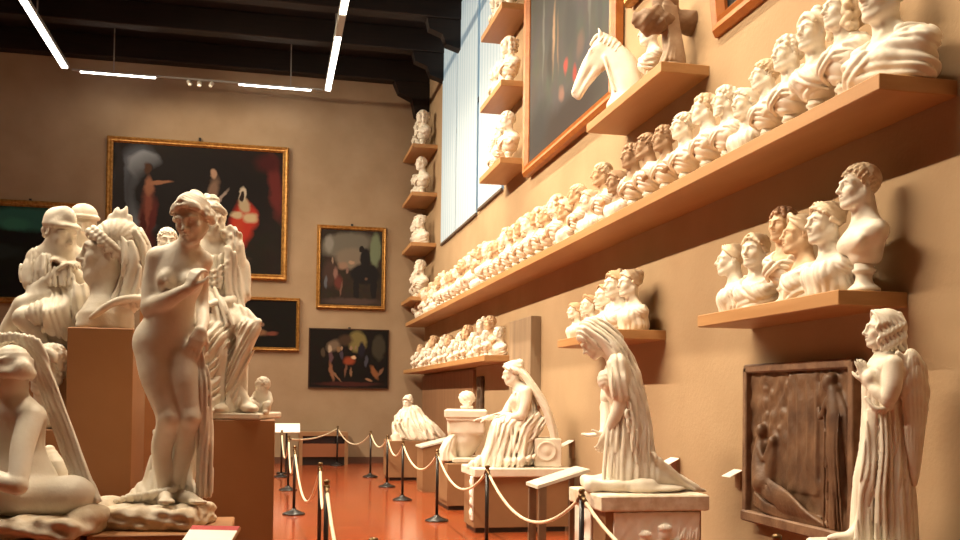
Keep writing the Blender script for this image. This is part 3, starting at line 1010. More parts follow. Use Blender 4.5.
def make_mourner(loc):
    P = Fig(520, 470, 86.)
    t = thing('seated_statue', 'seated plaster woman in profile with a long veil falling behind her stool', 'statue', loc, -YAW)
    hc = P(512.5, 371.5, 0)
    Rh = rotm(rz=-1.45) @ rotm(rx=.22)
    b = Sculpt(.009)
    head(b, hc, Rh, 1.10)
    b.tube(P.many((520, 390, 0), (515, 380, 0)), [.07, .062], k=.05)
    b.tube(P.many((525, 391, -.17), (522, 388, 0), (522, 391, .17)), [.065, .08, .065], k=.05)
    b.el(P(523, 401, 0), (.14, .17, .20), R=rotm(ry=.15), k=.06)
    b.el(P(530, 422, 0), (.17, .19, .16), k=.06)
    for q in (-.08, .08):
        b.el(P(513.5, 400, q), (.06, .07, .075), k=.04)
    b.tube(P.many((526, 391, -.18), (525, 403, -.21), (522, 414, -.22)), [.068, .06, .055], k=.03, n=8)
    b.tube(P.many((522, 414, -.22), (514, 416, -.17), (507, 414, -.08)), [.052, .046, .034], k=.02, n=8)
    hand(b, P(507, 414, -.08), (-.95, .2, .15), (0, 0, -1), curl=(.2, .3, .3), side=1, s=1.1)
    b.tube(P.many((520, 391, .18), (511, 402, .20), (505, 413, .15)), [.065, .058, .05], k=.03, n=8)
    b.tube(P.many((505, 413, .15), (495, 416, .08), (488, 417, .0)), [.05, .045, .034], k=.02, n=8)
    hand(b, P(488, 417, .0), (-1, 0, -.1), (0, 0, -1), curl=(.1, .2, .2), side=1, s=1.1)
    obj('figure', b, PLASTER, t)
    b = Sculpt(.008)
    hair(b, 'bun', hc, Rh, 1.12)
    obj('hair', b, PLASTER, t)
    b = Sculpt(.009)
    b.tube(P.many((530, 426, -.09), (514, 424, -.12), (498, 425, -.11)), [.135, .12, .085], k=.05, n=8)
    b.tube(P.many((530, 426, .09), (514, 424, .12), (498, 425, .10)), [.135, .12, .085], k=.05, n=8)
    K = [(P(0, y)[2], P(x, 0)[0], -.01, rx / 86, ry) for (y, x, rx, ry) in ((418, 505, 12, .20), (428, 504, 14.5, .25), (445, 502, 16, .27), (458, 500, 19, .29), (467, 497, 23, .30))]
    b.loft(K, fold=vf(17, .16, .1, .2), k=.01)
    b.loft([(P(0, y)[2], P(x, 0)[0], 0, rx / 86, ry) for (y, x, rx, ry) in ((408, 526, 10, .19), (420, 528, 12, .22), (440, 524, 12, .24), (463, 520, 14, .25))], fold=vf(15, .14, .4, 1.5), k=.02)
    b.loft([(P(0, y)[2], P(x, 0)[0], 0, rx / 86, ry) for (y, x, rx, ry) in ((390, 521, 8, .17), (398, 522, 12.2, .18), (408, 525, 12.2, .175), (418, 528, 12, .19))], fold=vf(13, .10, .8, .7), k=.012)
    b.tube(P.many((519, 391, 0), (512, 380, 0)), [.09, .09], k=.01, mode='s')
    for i in range(8):
        b.tube(P.many((496 + 4 * i, 420 + .5 * i, -.20), (494 + 4.4 * i, 431, -.245), (491 + 4.8 * i, 446, -.275), (484 + 5.6 * i, 466, -.30)), [.014, .02, .022, .022], k=.008, n=16)
    for i in range(5):
        b.tube(P.many((538 + 2 * i, 412 + 2 * i, -.18), (533, 416 + 5 * i, -.22), (526 - i, 424 + 6 * i, -.25), (522, 440 + 5 * i, -.265)), [.014, .02, .02, .014], k=.008, n=12)
    b.tube(P.many((492, 452, -.20), (480, 461, -.22), (470, 466, -.20)), [.05, .06, .035], k=.05, n=8)
    b.tube(P.many((497, 460, -.28), (515, 461, -.30), (536, 455, -.28)), [.03, .04, .02], k=.03, n=8)
    b.grain(along(P, ((516, 390), (512, 410), (500, 424), (496, 445), (488, 466)), 13, .020, .7, .25))
    obj('gown', b, PLASTER, t)
    b = Sculpt(.0085)
    pts = [(510, 363, 0), (520, 367, 0), (531, 381, .0), (543, 398, 0), (551, 417, 0), (557, 440, 0), (558, 462, 0)]
    for i in range(7):
        d = -.17 + .057 * i
        e = .8 + .4 * abs(i - 3) / 3
        b.tube(P.many(*[(x - (0 if k < 2 else 1.5 * abs(i - 3) / 3), y + (1.5 * abs(i - 3) if k < 2 else 0), d * (.55 + .12 * min(k, 4))) for k, (x, y, _) in enumerate(pts)]), [.026, .030, .034, .036, .036, .034, .03], k=.010, n=24)
    for i in range(3):
        b.tube(P.many((520, 370 + i, -.10), (531, 385 + 2 * i, -.16), (542, 402 + 3 * i, -.18), (550, 425 + 3 * i, -.19), (553, 460, -.18)), [.012, .014, .014, .014, .012], k=.01, n=18)
    b.grain(along(P, ((510, 363), (520, 367), (531, 381), (543, 398), (551, 417), (557, 440), (558, 462)), 17, .016, .7, .25))
    obj('veil', b, PLASTER, t)
    m = MB()
    m.box((P(534, 0)[0], -.24, P(0, 464)[2]), (P(560, 0)[0], .24, P(0, 436)[2]), bev=.01)
    s_ = obj('stool', m, PLASTER, t)
    m = MB()
    M = Matrix.Translation(P(547, 450, -.24)) @ Matrix.Rotation(PI / 2, 4, 'X')
    m.lathe([(.115, -.005), (.115, .014), (.10, .02), (.088, .012), (.05, .010), (.03, .02), (.005, .022)], 28, M)
    obj('medallion', m, PLASTER, s_)
    square_slab(t, PLASTER, -.62, .52, -.40, .36, -.035, .065)
    return t


def make_sarcophagus(loc):
    P = Fig(478, 466, 82.)
    t = thing('sarcophagus', 'pale carved coffer with a flat lid, at the knees of the seated veiled woman', 'sarcophagus', loc, -YAW)
    b = Sculpt(.009)
    K = [(P(0, y)[2], P(x, 0)[0], 0, rx / 82, ry) for (y, x, rx, ry) in ((424, 479, 19, .26), (436, 479, 19, .26), (448, 478, 17, .24), (458, 477, 12, .19), (465, 476, 7, .14))]
    b.loft(K, k=.01)
    b.box(P(479.5, 432, 0), (.225, .25, .10), rnd=.03, k=.05)
    obj('body', b, PLASTER, t)
    m = MB()
    m.box((P(457, 0)[0], -.30, P(0, 424.5)[2]), (P(500, 0)[0], .30, P(0, 415.5)[2]), bev=.02)
    m.box((P(459, 0)[0], -.28, P(0, 427)[2]), (P(499, 0)[0], .28, P(0, 424)[2]), bev=.008)
    obj('lid', m, PLASTER, t)
    square_slab(t, PLASTER, -.22, .30, -.36, .30, -.03, .03)
    return t


def make_cloth_heap(loc):
    P = Fig(450, 466, 80.)
    t = thing('draped_fragment', 'heap of carved drapery beside the pale coffer', 'sculpture', loc, -YAW)
    b = Sculpt(.009)
    b.loft([(P(0, y)[2], P(x, 0)[0], 0, rx / 80, ry) for (y, x, rx, ry) in ((432, 458, 4, .10), (440, 454, 8, .18), (452, 450, 10, .24), (465, 450, 12, .26))], fold=vf(11, .16, .6, .5), k=.02)
    for i in range(6):
        b.tube(P.many((458, 435, -.12), (452 - 1.5 * i, 442 + i, -.18 + .02 * i), (446 - i + 2 * i, 454, -.24 + .01 * i), (445 + 3 * i, 465, -.25)), [.015, .022, .022, .018], k=.014, n=14)
    obj('drapery', b, PLASTER, t)
    return t


def make_recliner(loc):
    P = Fig(415, 441, 49.)
    t = thing('reclining_statue', 'reclining draped plaster figure at the far end of the row, lying on its side', 'statue', loc, -YAW)
    b = Sculpt(.013)
    hc = P(407, 404, -.05)
    head(b, hc, rotm(rz=-.5) @ rotm(rx=.2), 1.05)
    b.tube(P.many((408, 407, 0), (410, 413, 0)), [.07, .10], k=.06)
    b.el(P(410, 420, .0), (.22, .2, .26), R=rotm(ry=-.5), k=.08)
    b.tube(P.many((402, 415, -.1), (397, 427, -.18), (401, 437, -.25)), [.085, .07, .05], k=.04, n=8)
    b.tube(P.many((416, 424, 0), (430, 432, -.1), (441, 438, -.05)), [.22, .18, .10], k=.08, n=8)
    obj('figure', b, PLASTER, t)
    b = Sculpt(.013)
    hair(b, 'bun', hc, rotm(rz=-.5) @ rotm(rx=.2), 1.15)
    obj('hair', b, PLASTER, t)
    b = Sculpt(.013)
    b.loft([(P(0, y)[2], P(x, 0)[0], 0, rx / 49, ry) for (y, x, rx, ry) in ((409, 412, 7, .16), (417, 410, 15, .24), (426, 413, 20, .30), (434, 416, 24, .34), (441, 418, 26, .36))], fold=vf(12, .13, 1.2, .5), k=.03)
    for i in range(10):
        x = 397 + 4 * i
        b.tube(P.many((404 + 1.6 * i, 414 + .6 * i, -.16), (x - 3, 426, -.27 - .03 * (i % 2)), (x + 2 * (i % 3), 440, -.35)), [.02, .03, .03], k=.02, n=12)
        b.tube(P.many((411 + i, 410 + .7 * i, -.10), (420 + 1.6 * i, 420 + i, -.20), (432 + i, 432 + .7 * i, -.24)), [.018, .025, .02], k=.02, n=10)
    b.grain(along(P, ((402, 405), (410, 425), (416, 441)), 9, .035, .4, .5))
    b.tube(P.many((396, 438, -.36), (396.5, 450, -.38), (398, 462, -.38), (399, 471, -.37)), [.08, .09, .08, .05], k=.03, n=12)
    b.tube(P.many((400, 440, -.37), (401, 452, -.385), (401, 466, -.38)), [.04, .05, .03], k=.03, n=10)
    obj('drapery', b, PLASTER, t)
    return t


def make_colossal_head(loc):
    P = Fig(105, 330, 165.)
    t = thing('colossal_bust', 'colossal plaster bust with curly hair and pointed diadem, in profile', 'bust', loc, -YAW)
    hc = P(109, 253, 0)
    Rh = rotm(rz=-1.27)
    s = 1.50
    b = Sculpt(.007)
    head(b, hc, Rh, s)
    b.tube(P.many((108, 304, .0), (108, 280, .0), (108, 262, 0)), [.115, .098, .094], k=.06)
    b.loft([(P(0, y)[2], P(x, 0)[0], d, rx / 165, ry) for (y, x, d, rx, ry) in ((296, 108, 0, 12, .10), (304, 108, 0, 21, .14), (314, 106, 0, 26, .17), (330, 105, 0, 28, .17))], k=.04)
    obj('body', b, PLASTER, t)
    b = Sculpt(.0062)
    b.frame(hc, Rh, s)
    b.el((0, .022, .046), (.0785, .097, .0855), k=.01)
    b.el((0, -.112, -.035), (.079, .098, .098), k=.03, mode='s')
    r = random.Random(3)
    arcp = spline([(0, -.082, .084), (.03, -.078, .078), (.052, -.062, .064), (.067, -.040, .046), (.076, -.020, .026), (.080, .000, .008), (.081, .020, -.010), (.079, .042, -.022), (.070, .064, -.034)], 13)
    for m in (-1, 1):                                              # curls round the face, under the cap
        for i, (x, y, z) in enumerate(arcp):
            b.el((m * x, y, z), .0150, k=.003)
            b.el((m * (x + .004), y + .016, z + .012), .0150, k=.003)
            if i % 2:
                b.el((m * (x + .003), y - .004, z - .014), .011, k=.003)
    for i in range(12):
        b.el((-.05 + .034 * (i % 4), .105 - .01 * abs(i % 4 - 1.5), -.005 - .032 * (i // 4)), .024, k=.008)
    b.frame()
    obj('hair', b, PLASTER, t)
    b = Sculpt(.006)
    b.frame(hc, Rh, s)                                             # ribbed cap rising to a crest of leaves
    b.el((0, .030, .060), (.084, .094, .082), k=.01, disp=lambda x, y, z: .0035 * ridge(13 * np.arctan2(y + .02, z + .04) / PI))
    b.el((0, -.10, -.06), (.12, .12, .115), k=.008, mode='s')
    for (y, z, l) in ((-.004, .140, .012), (.014, .148, .036), (.030, .148, .026), (.046, .146, .044), (.064, .140, .014)):
        for x in (-.016, .016):
            b.tube([(x * 1.4, y, z - .03), (x, y + .004, z + l * .4), (x * .3, y + .010, z + l)], [.016, .013, .006], k=.008, n=8)
    b.frame()
    obj('diadem', b, PLASTER, t)
    b = Sculpt(.0065)
    arc = [(118, 231), (127, 227), (137, 231), (144, 244), (146, 262), (143, 284), (139, 302)]
    for i in range(9):
        d = -.07 + .035 * i
        pts = [(x - 1.0 * abs(i - 3), y + .8 * abs(i - 3), d + .03) for (x, y) in arc]
        b.tube(P.many(*pts), [.018, .024, .026, .027, .027, .026, .024], k=.007, n=26)
    for i in range(5):
        b.tube(P.many((117 + 3 * i, 236 + 1.5 * i, -.085 - .006 * i), (122 + 3.4 * i, 258, -.12), (124 + 3.2 * i, 282, -.12), (120 + 4 * i, 303, -.13)), [.012, .017, .018, .016], k=.006, n=18)
    b.loft([(P(0, y)[2], P(x, 0)[0], d, rx / 165, ry) for (y, x, d, rx, ry) in ((238, 130, .07, 7, .10), (265, 131, .06, 10, .13), (290, 127, .05, 13, .16), (306, 120, .03, 19, .17))], k=.02)
    b.grain(along(P, ((118, 231), (127, 227), (137, 231), (144, 244), (146, 262), (143, 284), (139, 302))[2:], 19, .014, .7, .3))
    b.tube(P.many((84, 324, -.12), (96, 315, -.17), (108, 306, -.19), (122, 300, -.19), (138, 299, -.15), (144, 304, -.05)), [.016, .02, .022, .023, .025, .03], k=.012, n=20)
    b.tube(P.many((84, 324, -.12), (80, 318, .02), (86, 312, .12), (110, 304, .18)), [.024, .03, .03, .03], k=.02, n=14)
    obj('veil', b, PLASTER, t)
    return t


def make_shepherd(loc):
    P = Fig(50, 360, 160.)
    t = thing('seated_statue', 'seated plaster youth in a soft pointed cap, head bent over his hands', 'statue', loc, -YAW)
    hc = P(57, 231, -.02)
    Rh = rotm(rz=1.05) @ rotm(rx=.34)
    b = Sculpt(.0065)
    head(b, hc, Rh, 1.06)
    b.tube(P.many((54, 250, .02), (56, 238, 0)), [.072, .062], k=.05)
    b.tube(P.many((35, 257, .02), (54, 252, .02), (74, 256, .05)), [.065, .08, .06], k=.06)
    b.el(P(56, 270, .03), (.14, .12, .18), k=.06)
    b.el(P(66, 296, .05), (.16, .15, .13), k=.06)
    b.tube(P.many((34, 258, .0), (30, 275, -.04), (33, 291, -.08)), [.062, .056, .048], k=.03, n=8)
    b.tube(P.many((33, 291, -.08), (44, 282, -.12), (55, 270, -.12)), [.048, .043, .029], k=.02, n=8)
    hand(b, P(55, 270, -.12), (.72, -.05, .5), (.3, .3, -.8), curl=(.5, .7, .5), side=1, s=1.0)
    b.tube(P.many((74, 257, .06), (80, 273, .06), (80, 283, .0)), [.056, .052, .046], k=.03, n=8)
    b.tube(P.many((80, 283, .0), (74, 274, -.05), (67, 267, -.09)), [.046, .042, .029], k=.02, n=8)
    hand(b, P(67, 267, -.09), (-.6, -.2, .5), (-.4, .2, -.7), curl=(.5, .7, .5), side=-1, s=1.0)
    # bare thighs and shins crossing to the left
    b.tube(P.many((72, 295, .0), (48, 297, -.09), (22, 306, -.13)), [.092, .08, .058], k=.04, n=10)
    b.tube(P.many((22, 306, -.13), (10, 326, -.10), (-2, 346, -.06)), [.062, .06, .04], k=.03, n=8)
    b.tube(P.many((72, 308, -.05), (45, 314, -.16), (22, 319, -.22)), [.085, .075, .056], k=.04, n=10)
    b.tube(P.many((22, 318, -.22), (34, 333, -.20), (44, 358, -.14)), [.062, .062, .036], k=.03, n=8)
    b.tube(P.many((44, 356, -.14), (38, 359, -.22)), [.036, .026], k=.03)
    obj('figure', b, PLASTER, t)
    b = Sculpt(.0065)
    b.frame(hc, Rh, 1.06)
    b.el((0, .028, .058), (.082, .102, .070), k=.02, disp=lambda x, y, z: .005 * ridge(11 * y + 9 * x))
    b.tube([(0, .06, .085), (0, .0, .122), (0, -.055, .118), (0, -.085, .098)], [.052, .042, .030, .020], k=.04, n=10)
    b.tube([(-.076, .06, .030), (-.070, -.02, .046), (-.045, -.085, .056), (0, -.125, .066), (.045, -.085, .056), (.070, -.02, .046), (.076, .06, .030), (0, .125, .02), (-.076, .06, .030)], [.010] * 9, k=.03, n=30)
    b.el((0, -.095, .066), (.045, .042, .011), k=.02)
    b.frame()
    b.frame(hc, Rh, 1.06)
    for i in range(9):
        b.el((.06 * math.cos(.7 * i), .085 + .02 * math.sin(i), -.005 - .012 * (i % 4)), .020, k=.01)
    b.frame()
    obj('cap', b, PLASTER, t)
    b = Sculpt(.0068)
    b.loft([(P(0, y)[2], P(x, 0)[0], d, rx / 160, ry) for (y, x, d, rx, ry) in ((249, 54, .02, 14, .08), (256, 53, .02, 23, .12), (272, 54, .02, 23.5, .145), (288, 60, .03, 24, .16), (300, 66, .03, 25, .18))], fold=vf(17, .13, .1, .5), k=.015)
    b.tube(P.many((36, 256, .0), (31, 270, -.03), (31, 282, -.06)), [.066, .068, .062], k=.02, n=8)
    for i in range(5):
        b.tube(P.many((33 + 1.5 * i, 252 + i, -.05), (28 + 2 * i, 266, -.09), (28 + 2 * i, 284, -.11)), [.008, .013, .010], k=.006, n=10)
    b.tube(P.many((28, 284, .0), (22, 274, .05), (21, 266, .05)), [.04, .04, .028], k=.02, n=8)
    for i in range(7):
        b.tube(P.many((44 + 4 * i, 255, -.10), (43 + 4.2 * i, 268, -.135), (45 + 4.5 * i, 284, -.15)), [.009, .013, .012], k=.006, n=12)
    # cloth over the lap and down the block
    b.tube(P.many((70, 308, -.08), (48, 312, -.18), (36, 315, -.22)), [.095, .088, .075], k=.04, n=10)
    for i in range(9):
        b.tube(P.many((68 - 3 * i, 298 + .8 * i, -.14 - .012 * i), (66 - 2.8 * i, 309 + .6 * i, -.225 - .012 * i), (69 - 3.2 * i, 330 + 1.0 * (9 - i), -.19 - .008 * i)), [.014, .019, .017], k=.007, n=14)
    for i in range(8):
        b.tube(P.many((72 + 2 * i, 285, -.16 + .01 * i), (73 + 2 * i, 305, -.20 + .01 * i), (74 + 2 * i, 350, -.20 + .01 * i)), [.014, .02, .02], k=.012, n=12)
    b.grain(along(P, ((52, 248), (52, 285), (58, 300), (68, 345)), 24, .012, .4, .3))
    b.tube(P.many((62, 256, -.10), (60, 246, -.06)), [.075, .07], k=.02, mode='s')
    obj('tunic', b, PLASTER, t)
    b = Sculpt(.012)
    b.box(P(62, 334, .10), (.24, .24, .17), rnd=.06, disp=lambda x, y, z: .02 * np.sin(13 * x + 3) * np.sin(11 * z + 5 * y))
    b.box(P(40, 356, .02), (.36, .34, .03), rnd=.02)
    obj('rock', b, STONE, t)
    return t


def make_capped_companion(loc):
    P = Fig(78, 262, 150.)
    t = thing('marble_bust', 'head in a round banded cap, just behind the seated youth in the pointed cap', 'bust', loc, -YAW)
    hc = P(79, 222, 0)
    Rh = rotm(rz=.3) @ rotm(rx=.25)
    b = Sculpt(.0075)
    head(b, hc, Rh, 1.05)
    b.tube(P.many((80, 250, .02), (79, 236, 0)), [.08, .062], k=.05)
    b.loft([(P(0, y)[2], P(x, 0)[0], .02, rx / 150, ry) for (y, x, rx, ry) in ((244, 80, 12, .08), (250, 80, 22, .11), (262, 80, 26, .13), (275, 80, 24, .13))], k=.03)
    obj('body', b, PLASTER, t)
    b = Sculpt(.007)
    b.frame(hc, Rh, 1.06)
    b.el((0, .022, .058), (.086, .102, .078), k=.02)
    b.tube([(-.084, .04, .04), (-.06, -.07, .058), (0, -.094, .064), (.06, -.07, .058), (.084, .04, .04), (0, .125, .03), (-.084, .04, .04)], [.014] * 7, k=.01, n=30)
    b.frame()
    obj('cap', b, PLASTER, t)
    return t


def make_crouching(loc):
    P = Fig(40, 516, 205.)
    t = thing('marble_statue', 'crouching nude woman statue seen from behind, cut off by the left edge', 'statue', loc, -YAW)
    b = Sculpt(.0062)
    hc = P(7, 376, .02)
    Rh = rotm(rz=-2.2) @ rotm(rx=.35)
    head(b, hc, Rh, 1.02)
    b.tube(P.many((12, 410, .03), (10, 397, .03), (8, 385, .02)), [.066, .052, .052], k=.05)
    b.tube(P.many((31, 416, .0), (10, 409, .03), (-14, 418, .06)), [.058, .066, .06], k=.06)
    b.el(P(17, 432, .05), (.125, .105, .16), R=rotm(ry=.12), k=.06)
    b.el(P(20, 462, .06), (.115, .11, .12), k=.06)
    b.el(P(24, 484, .06), (.16, .15, .13), k=.07)
    b.tube(P.many((20, 415, .135), (21, 440, .16), (22, 470, .17)), [.02, .02, .02], k=.04)
    # near arm: down to the elbow on the thigh, forearm to the left
    b.tube(P.many((29, 418, -.03), (21, 448, -.13), (17, 487, -.235)), [.060, .055, .043], k=.02, n=10)
    b.tube(P.many((17, 487, -.235), (4, 484, -.23), (-12, 474, -.17)), [.045, .044, .03], k=.01, n=8)
    hand(b, P(-12, 474, -.17), (-.9, 0, .3), (0, .3, -1), curl=(.2, .3, .3), side=1)
    b.tube(P.many((-14, 419, .08), (-24, 438, .0), (-20, 460, -.06)), [.056, .05, .042], k=.03, n=8)
    # thigh and buttock lying along the plinth, shin folded under
    b.tube(P.many((72, 495, .02), (45, 498, -.04), (10, 499, -.08), (-25, 496, -.08)), [.088, .09, .086, .065], k=.04, n=14)
    b.el(P(68, 495, .02), (.125, .13, .092), k=.04)
    b.tube(P.many((-25, 500, -.04), (20, 507, -.02), (70, 508, .04), (90, 504, .08)), [.065, .055, .05, .032], k=.03, n=12)
    b.tube(P.many((40, 490, .16), (10, 488, .2), (-20, 480, .18)), [.10, .09, .07], k=.05, n=8)
    obj('figure', b, PLASTER, t)
    b = Sculpt(.006)
    hair(b, 'smooth', hc, Rh, 1.10)
    b.frame(hc, Rh, 1.10)
    b.tube([(-.070, -.035, .045), (-.074, .015, .010), (-.055, .075, -.018), (0, .100, -.028), (.055, .075, -.018), (.074, .015, .010), (.070, -.035, .045)], [.008, .016, .021, .024, .021, .016, .008], k=.025, n=30)
    for i in range(9):
        a = PI * (.1 + .8 * i / 8)
        b.tube([(.066 * math.cos(a), .02 + .066 * math.sin(a), .055), (.074 * math.cos(a), .022 + .078 * math.sin(a), .012), (.072 * math.cos(a + .12), .022 + .082 * math.sin(a + .12), -.030)], [.007, .010, .009], k=.008, n=10)
    b.frame()
    obj('hair', b, PLASTER, t)
    b = Sculpt(.0062)
    for i in range(6):
        q = (i - 2.5) * .9
        b.tube(P.many((-8 + q, 338 + 1.8 * q, .06), (10 + 2 * q, 334 + 2.0 * abs(q), .07), (28 + 2.6 * q, 344 - q, .08), (42 + 2.6 * q, 378, .09), (54 + 3.0 * q, 412, .10), (70 + 3.2 * q, 452, .09), (86 + 2.8 * q, 486, .06), (94 + 2 * q, 500, .03)), [.012, .014, .016, .017, .018, .018, .017, .014], k=.005, n=36)
    b.grain(along(P, ((24, 340), (36, 360), (46, 382), (56, 412), (72, 452), (88, 486), (95, 500)), 42, .010, .4, .2))
    b.tube(P.many((48, 450, .18), (52, 470, .16), (56, 490, .14)), [.03, .07, .06], k=.05, n=8)
    obj('drapery', b, PLASTER, t)
    b = Sculpt(.011)
    b.box(P(30, 523.5, -.01), (.33, .27, .048), rnd=.04, disp=lambda x, y, z: .012 * np.sin(17 * x + 4 * np.sin(23 * z)) * np.sin(21 * y + 1) + .006 * np.sin(53 * x) * np.sin(61 * z + 7 * y))
    b.el(P(90, 514, .02), (.08, .16, .055), k=.04)
    obj('plinth', b, STONE, t)
    return t


def make_seated_robed(loc):
    P = Fig(230, 418, 150.)
    t = thing('seated_statue', 'seated robed plaster woman with an upswept knot of hair, behind the standing nude', 'statue', loc, -YAW)
    hc = P(209, 221, .0)
    Rh = rotm(rz=.5) @ rotm(rx=.1)
    b = Sculpt(.007)
    head(b, hc, Rh, 1.0)
    b.tube(P.many((209, 246, .03), (209, 232, .0)), [.07, .058], k=.05)
    b.tube(P.many((194, 253, .05), (209, 249, .03), (226, 250, .0)), [.065, .075, .065], k=.05)
    b.el(P(210, 270, .03), (.14, .12, .18), k=.06)
    b.el(P(211, 305, .05), (.17, .16, .16), k=.06)
    b.tube(P.many((228, 252, .0), (235, 275, .02), (236, 296, -.03)), [.064, .056, .05], k=.03, n=8)
    b.tube(P.many((236, 296, -.03), (226, 303, -.14), (214, 304, -.2)), [.05, .044, .032], k=.02, n=8)
    hand(b, P(214, 304, -.2), (-.9, -.1, -.1), (0, 0, -1), curl=(.3, .4, .3), side=1)
    b.tube(P.many((192, 254, .06), (186, 278, .05), (190, 298, -.02)), [.06, .055, .046], k=.03, n=8)
    for (x, y, d) in ((243, 332, -.2), (218, 340, -.24)):
        b.tube(P.many((211, 310, .03), (x, y, d), (x - 8 if x > 230 else x - 1, 380, d), ((x + 3) if x > 230 else x + 3, 404, -.22)), [.11, .06, .045, .035], k=.04, n=14)
    b.el(P(249, 409, -.24), (.055, .11, .035), R=rotm(rz=.5), k=.02)
    b.el(P(222, 410, -.26), (.05, .10, .035), k=.02)
    obj('figure', b, PLASTER, t)
    b = Sculpt(.0065)
    hair(b, 'topknot', hc, Rh, 1.04)
    b.frame(hc, Rh, 1.0)
    for i in range(10):
        b.el((-.02 + .03 * (i % 3) - .01, .06 + .012 * (i % 2), .115 + .018 * (i // 3)), .024, k=.008)
    for i in range(8):
        b.el((.06 + .01 * (i % 2), .03 + .01 * i, .03 - .018 * i), .022, k=.01)
    b.frame()
    obj('hair', b, PLASTER, t)
    b = Sculpt(.007)
    b.loft([(P(0, y)[2], P(x, 0)[0], d, rx / 150, ry) for (y, x, d, rx, ry) in ((250, 210, .03, 17, .10), (258, 210, .03, 19, .13), (285, 211, .03, 18.5, .15), (305, 214, .02, 23, .18), (320, 217, 0, 26, .21))], fold=vf(15, .10, .5, .5), k=.04)
    b.tube(P.many((214, 318, -.02), (232, 321, -.12), (248, 328, -.22)), [.115, .10, .060], k=.05, n=8)
    b.tube(P.many((207, 322, -.02), (210, 333, -.16), (214, 341, -.26)), [.125, .115, .08], k=.05, n=8)
    b.tube(P.many((248, 329, -.22), (243, 350, -.22), (233, 380, -.22), (237, 405, -.22)), [.058, .055, .045, .04], k=.03, n=10)
    K = [(P(0, y)[2], P(x, 0)[0], d, rx / 150, ry) for (y, x, d, rx, ry) in ((325, 220, -.07, 21, .22), (345, 219, -.11, 21, .25), (375, 216, -.13, 17, .23), (400, 216, -.14, 15.5, .23), (413, 219, -.14, 18.5, .25))]
    b.loft(K, fold=vf(15, .14, .2, 1.3), k=.02)
    # slanting swags between the knees
    x0, z0, z1 = P(224, 0)[0], P(0, 408)[2], P(0, 326)[2]

    def swags(x, y, z):
        m = 1 / (1 + np.exp((y + .10) * 40)) / (1 + np.exp((z - z1) * 60)) / (1 + np.exp((z0 - z) * 40))
        u = 15 * (z - 1.1 * (x - x0) - 2.2 * (x - x0) ** 2) + .3 * np.sin(14 * x + 6 * z)
        u = u + .2 * np.sin(2 * PI * .4 * u)
        return .028 * m * (ridge(u) - .6)
    b.grain(swags)
    for i in range(6):
        b.tube(P.many((222 + 2.0 * i, 246 + 1.5 * i, -.11), (224 + 2.4 * i, 285, -.13 + .01 * i), (230 + 2.6 * i, 330, -.14), (232 + 2.2 * i, 375, -.20), (226 + 3.5 * i, 412, -.28 + .02 * i)), [.013, .018, .020, .020, .018], k=.006, n=28)
    for i in range(4):
        b.tube(P.many((200, 262 + 5 * i, -.12), (210, 272 + 6 * i, -.155), (224, 262 + 6 * i, -.13)), [.009, .013, .010], k=.012, n=12)
    for i in range(5):
        b.tube(P.many((202 + 3 * i, 290, -.13 - .01 * i), (206 + 4 * i, 306, -.19 - .01 * i), (204 + 7 * i, 326, -.26)), [.010, .015, .012], k=.012, n=12)
    b.el(P(226, 234, -.0), (.075, .08, .058), R=rotm(ry=-.2), k=.03, disp=lambda x, y, z: .012 * np.sin(60 * x) * np.sin(70 * z + 30 * y))
    b.el(P(229, 246, .0), (.07, .085, .07), k=.03)
    b.tube(P.many((229, 250, .0), (237, 274, .02), (238, 294, -.02)), [.08, .076, .07], k=.03, n=8)
    for i in range(4):
        b.tube(P.many((224 + i, 304 + 4 * i, -.10 - .02 * i), (240, 310 + 4 * i, -.18 - .01 * i), (256 - i, 322 + 4 * i, -.24)), [.018, .026, .022], k=.010, n=10)
    b.tube(P.many((256, 323, -.24), (251, 336, -.26), (247, 348, -.25)), [.022, .024, .018], k=.012, n=8)
    b.grain(along(P, ((214, 246), (216, 290), (226, 330), (228, 412)), 22, .012, .4, .3, lambda x, y, z: 1 / (1 + np.exp((z1 - z) * 40))))
    b.el(P(209, 244, -.08), (.08, .07, .07), k=.02, mode='s')
    obj('robe', b, PLASTER, t)
    m = MB()
    m.box((P(196, 0)[0], .0, P(0, 410)[2]), (P(236, 0)[0], .32, P(0, 312)[2]), bev=.01)
    m.box((P(192, 0)[0], -.34, P(0, 418)[2]), (P(271, 0)[0], .34, P(0, 412)[2]), bev=.008)
    obj('seat_block', m, PLASTER, t)
    return t


def make_putto(loc):
    P = Fig(260, 414, 150.)
    t = thing('putto_statue', 'small seated child figure by the foot of the robed woman', 'statue', loc, -YAW)
    b = Sculpt(.005)
    hc = P(262, 387, -.02)
    Rh = rotm(rz=-.7) @ rotm(rx=.25)
    head(b, hc, Rh, .46)
    b.tube(P.many((262, 394, 0), (262, 390, -.01)), [.026, .024], k=.02)
    b.el(P(262, 399, .0), (.052, .045, .06), k=.03)
    b.el(P(261, 408, .0), (.06, .055, .04), k=.03)
    b.tube(P.many((256, 394, -.0), (252, 400, -.04), (247, 400, -.07)), [.021, .018, .013], k=.012, n=6)
    b.tube(P.many((268, 394, -.0), (270, 402, -.03), (265, 405, -.07)), [.021, .018, .013], k=.012, n=6)
    b.tube(P.many((258, 409, -.02), (252, 404, -.09), (250, 412, -.10), (247, 412.5, -.14)), [.03, .026, .02, .014], k=.015, n=10)
    b.tube(P.many((266, 409, -.02), (267, 405, -.10), (266, 412, -.11), (265, 412.5, -.15)), [.03, .026, .02, .014], k=.015, n=10)
    obj('figure', b, PLASTER_W, t)
    b = Sculpt(.0045)
    hair(b, 'curls', hc, Rh, .48)
    obj('hair', b, PLASTER_W, t)
    return t


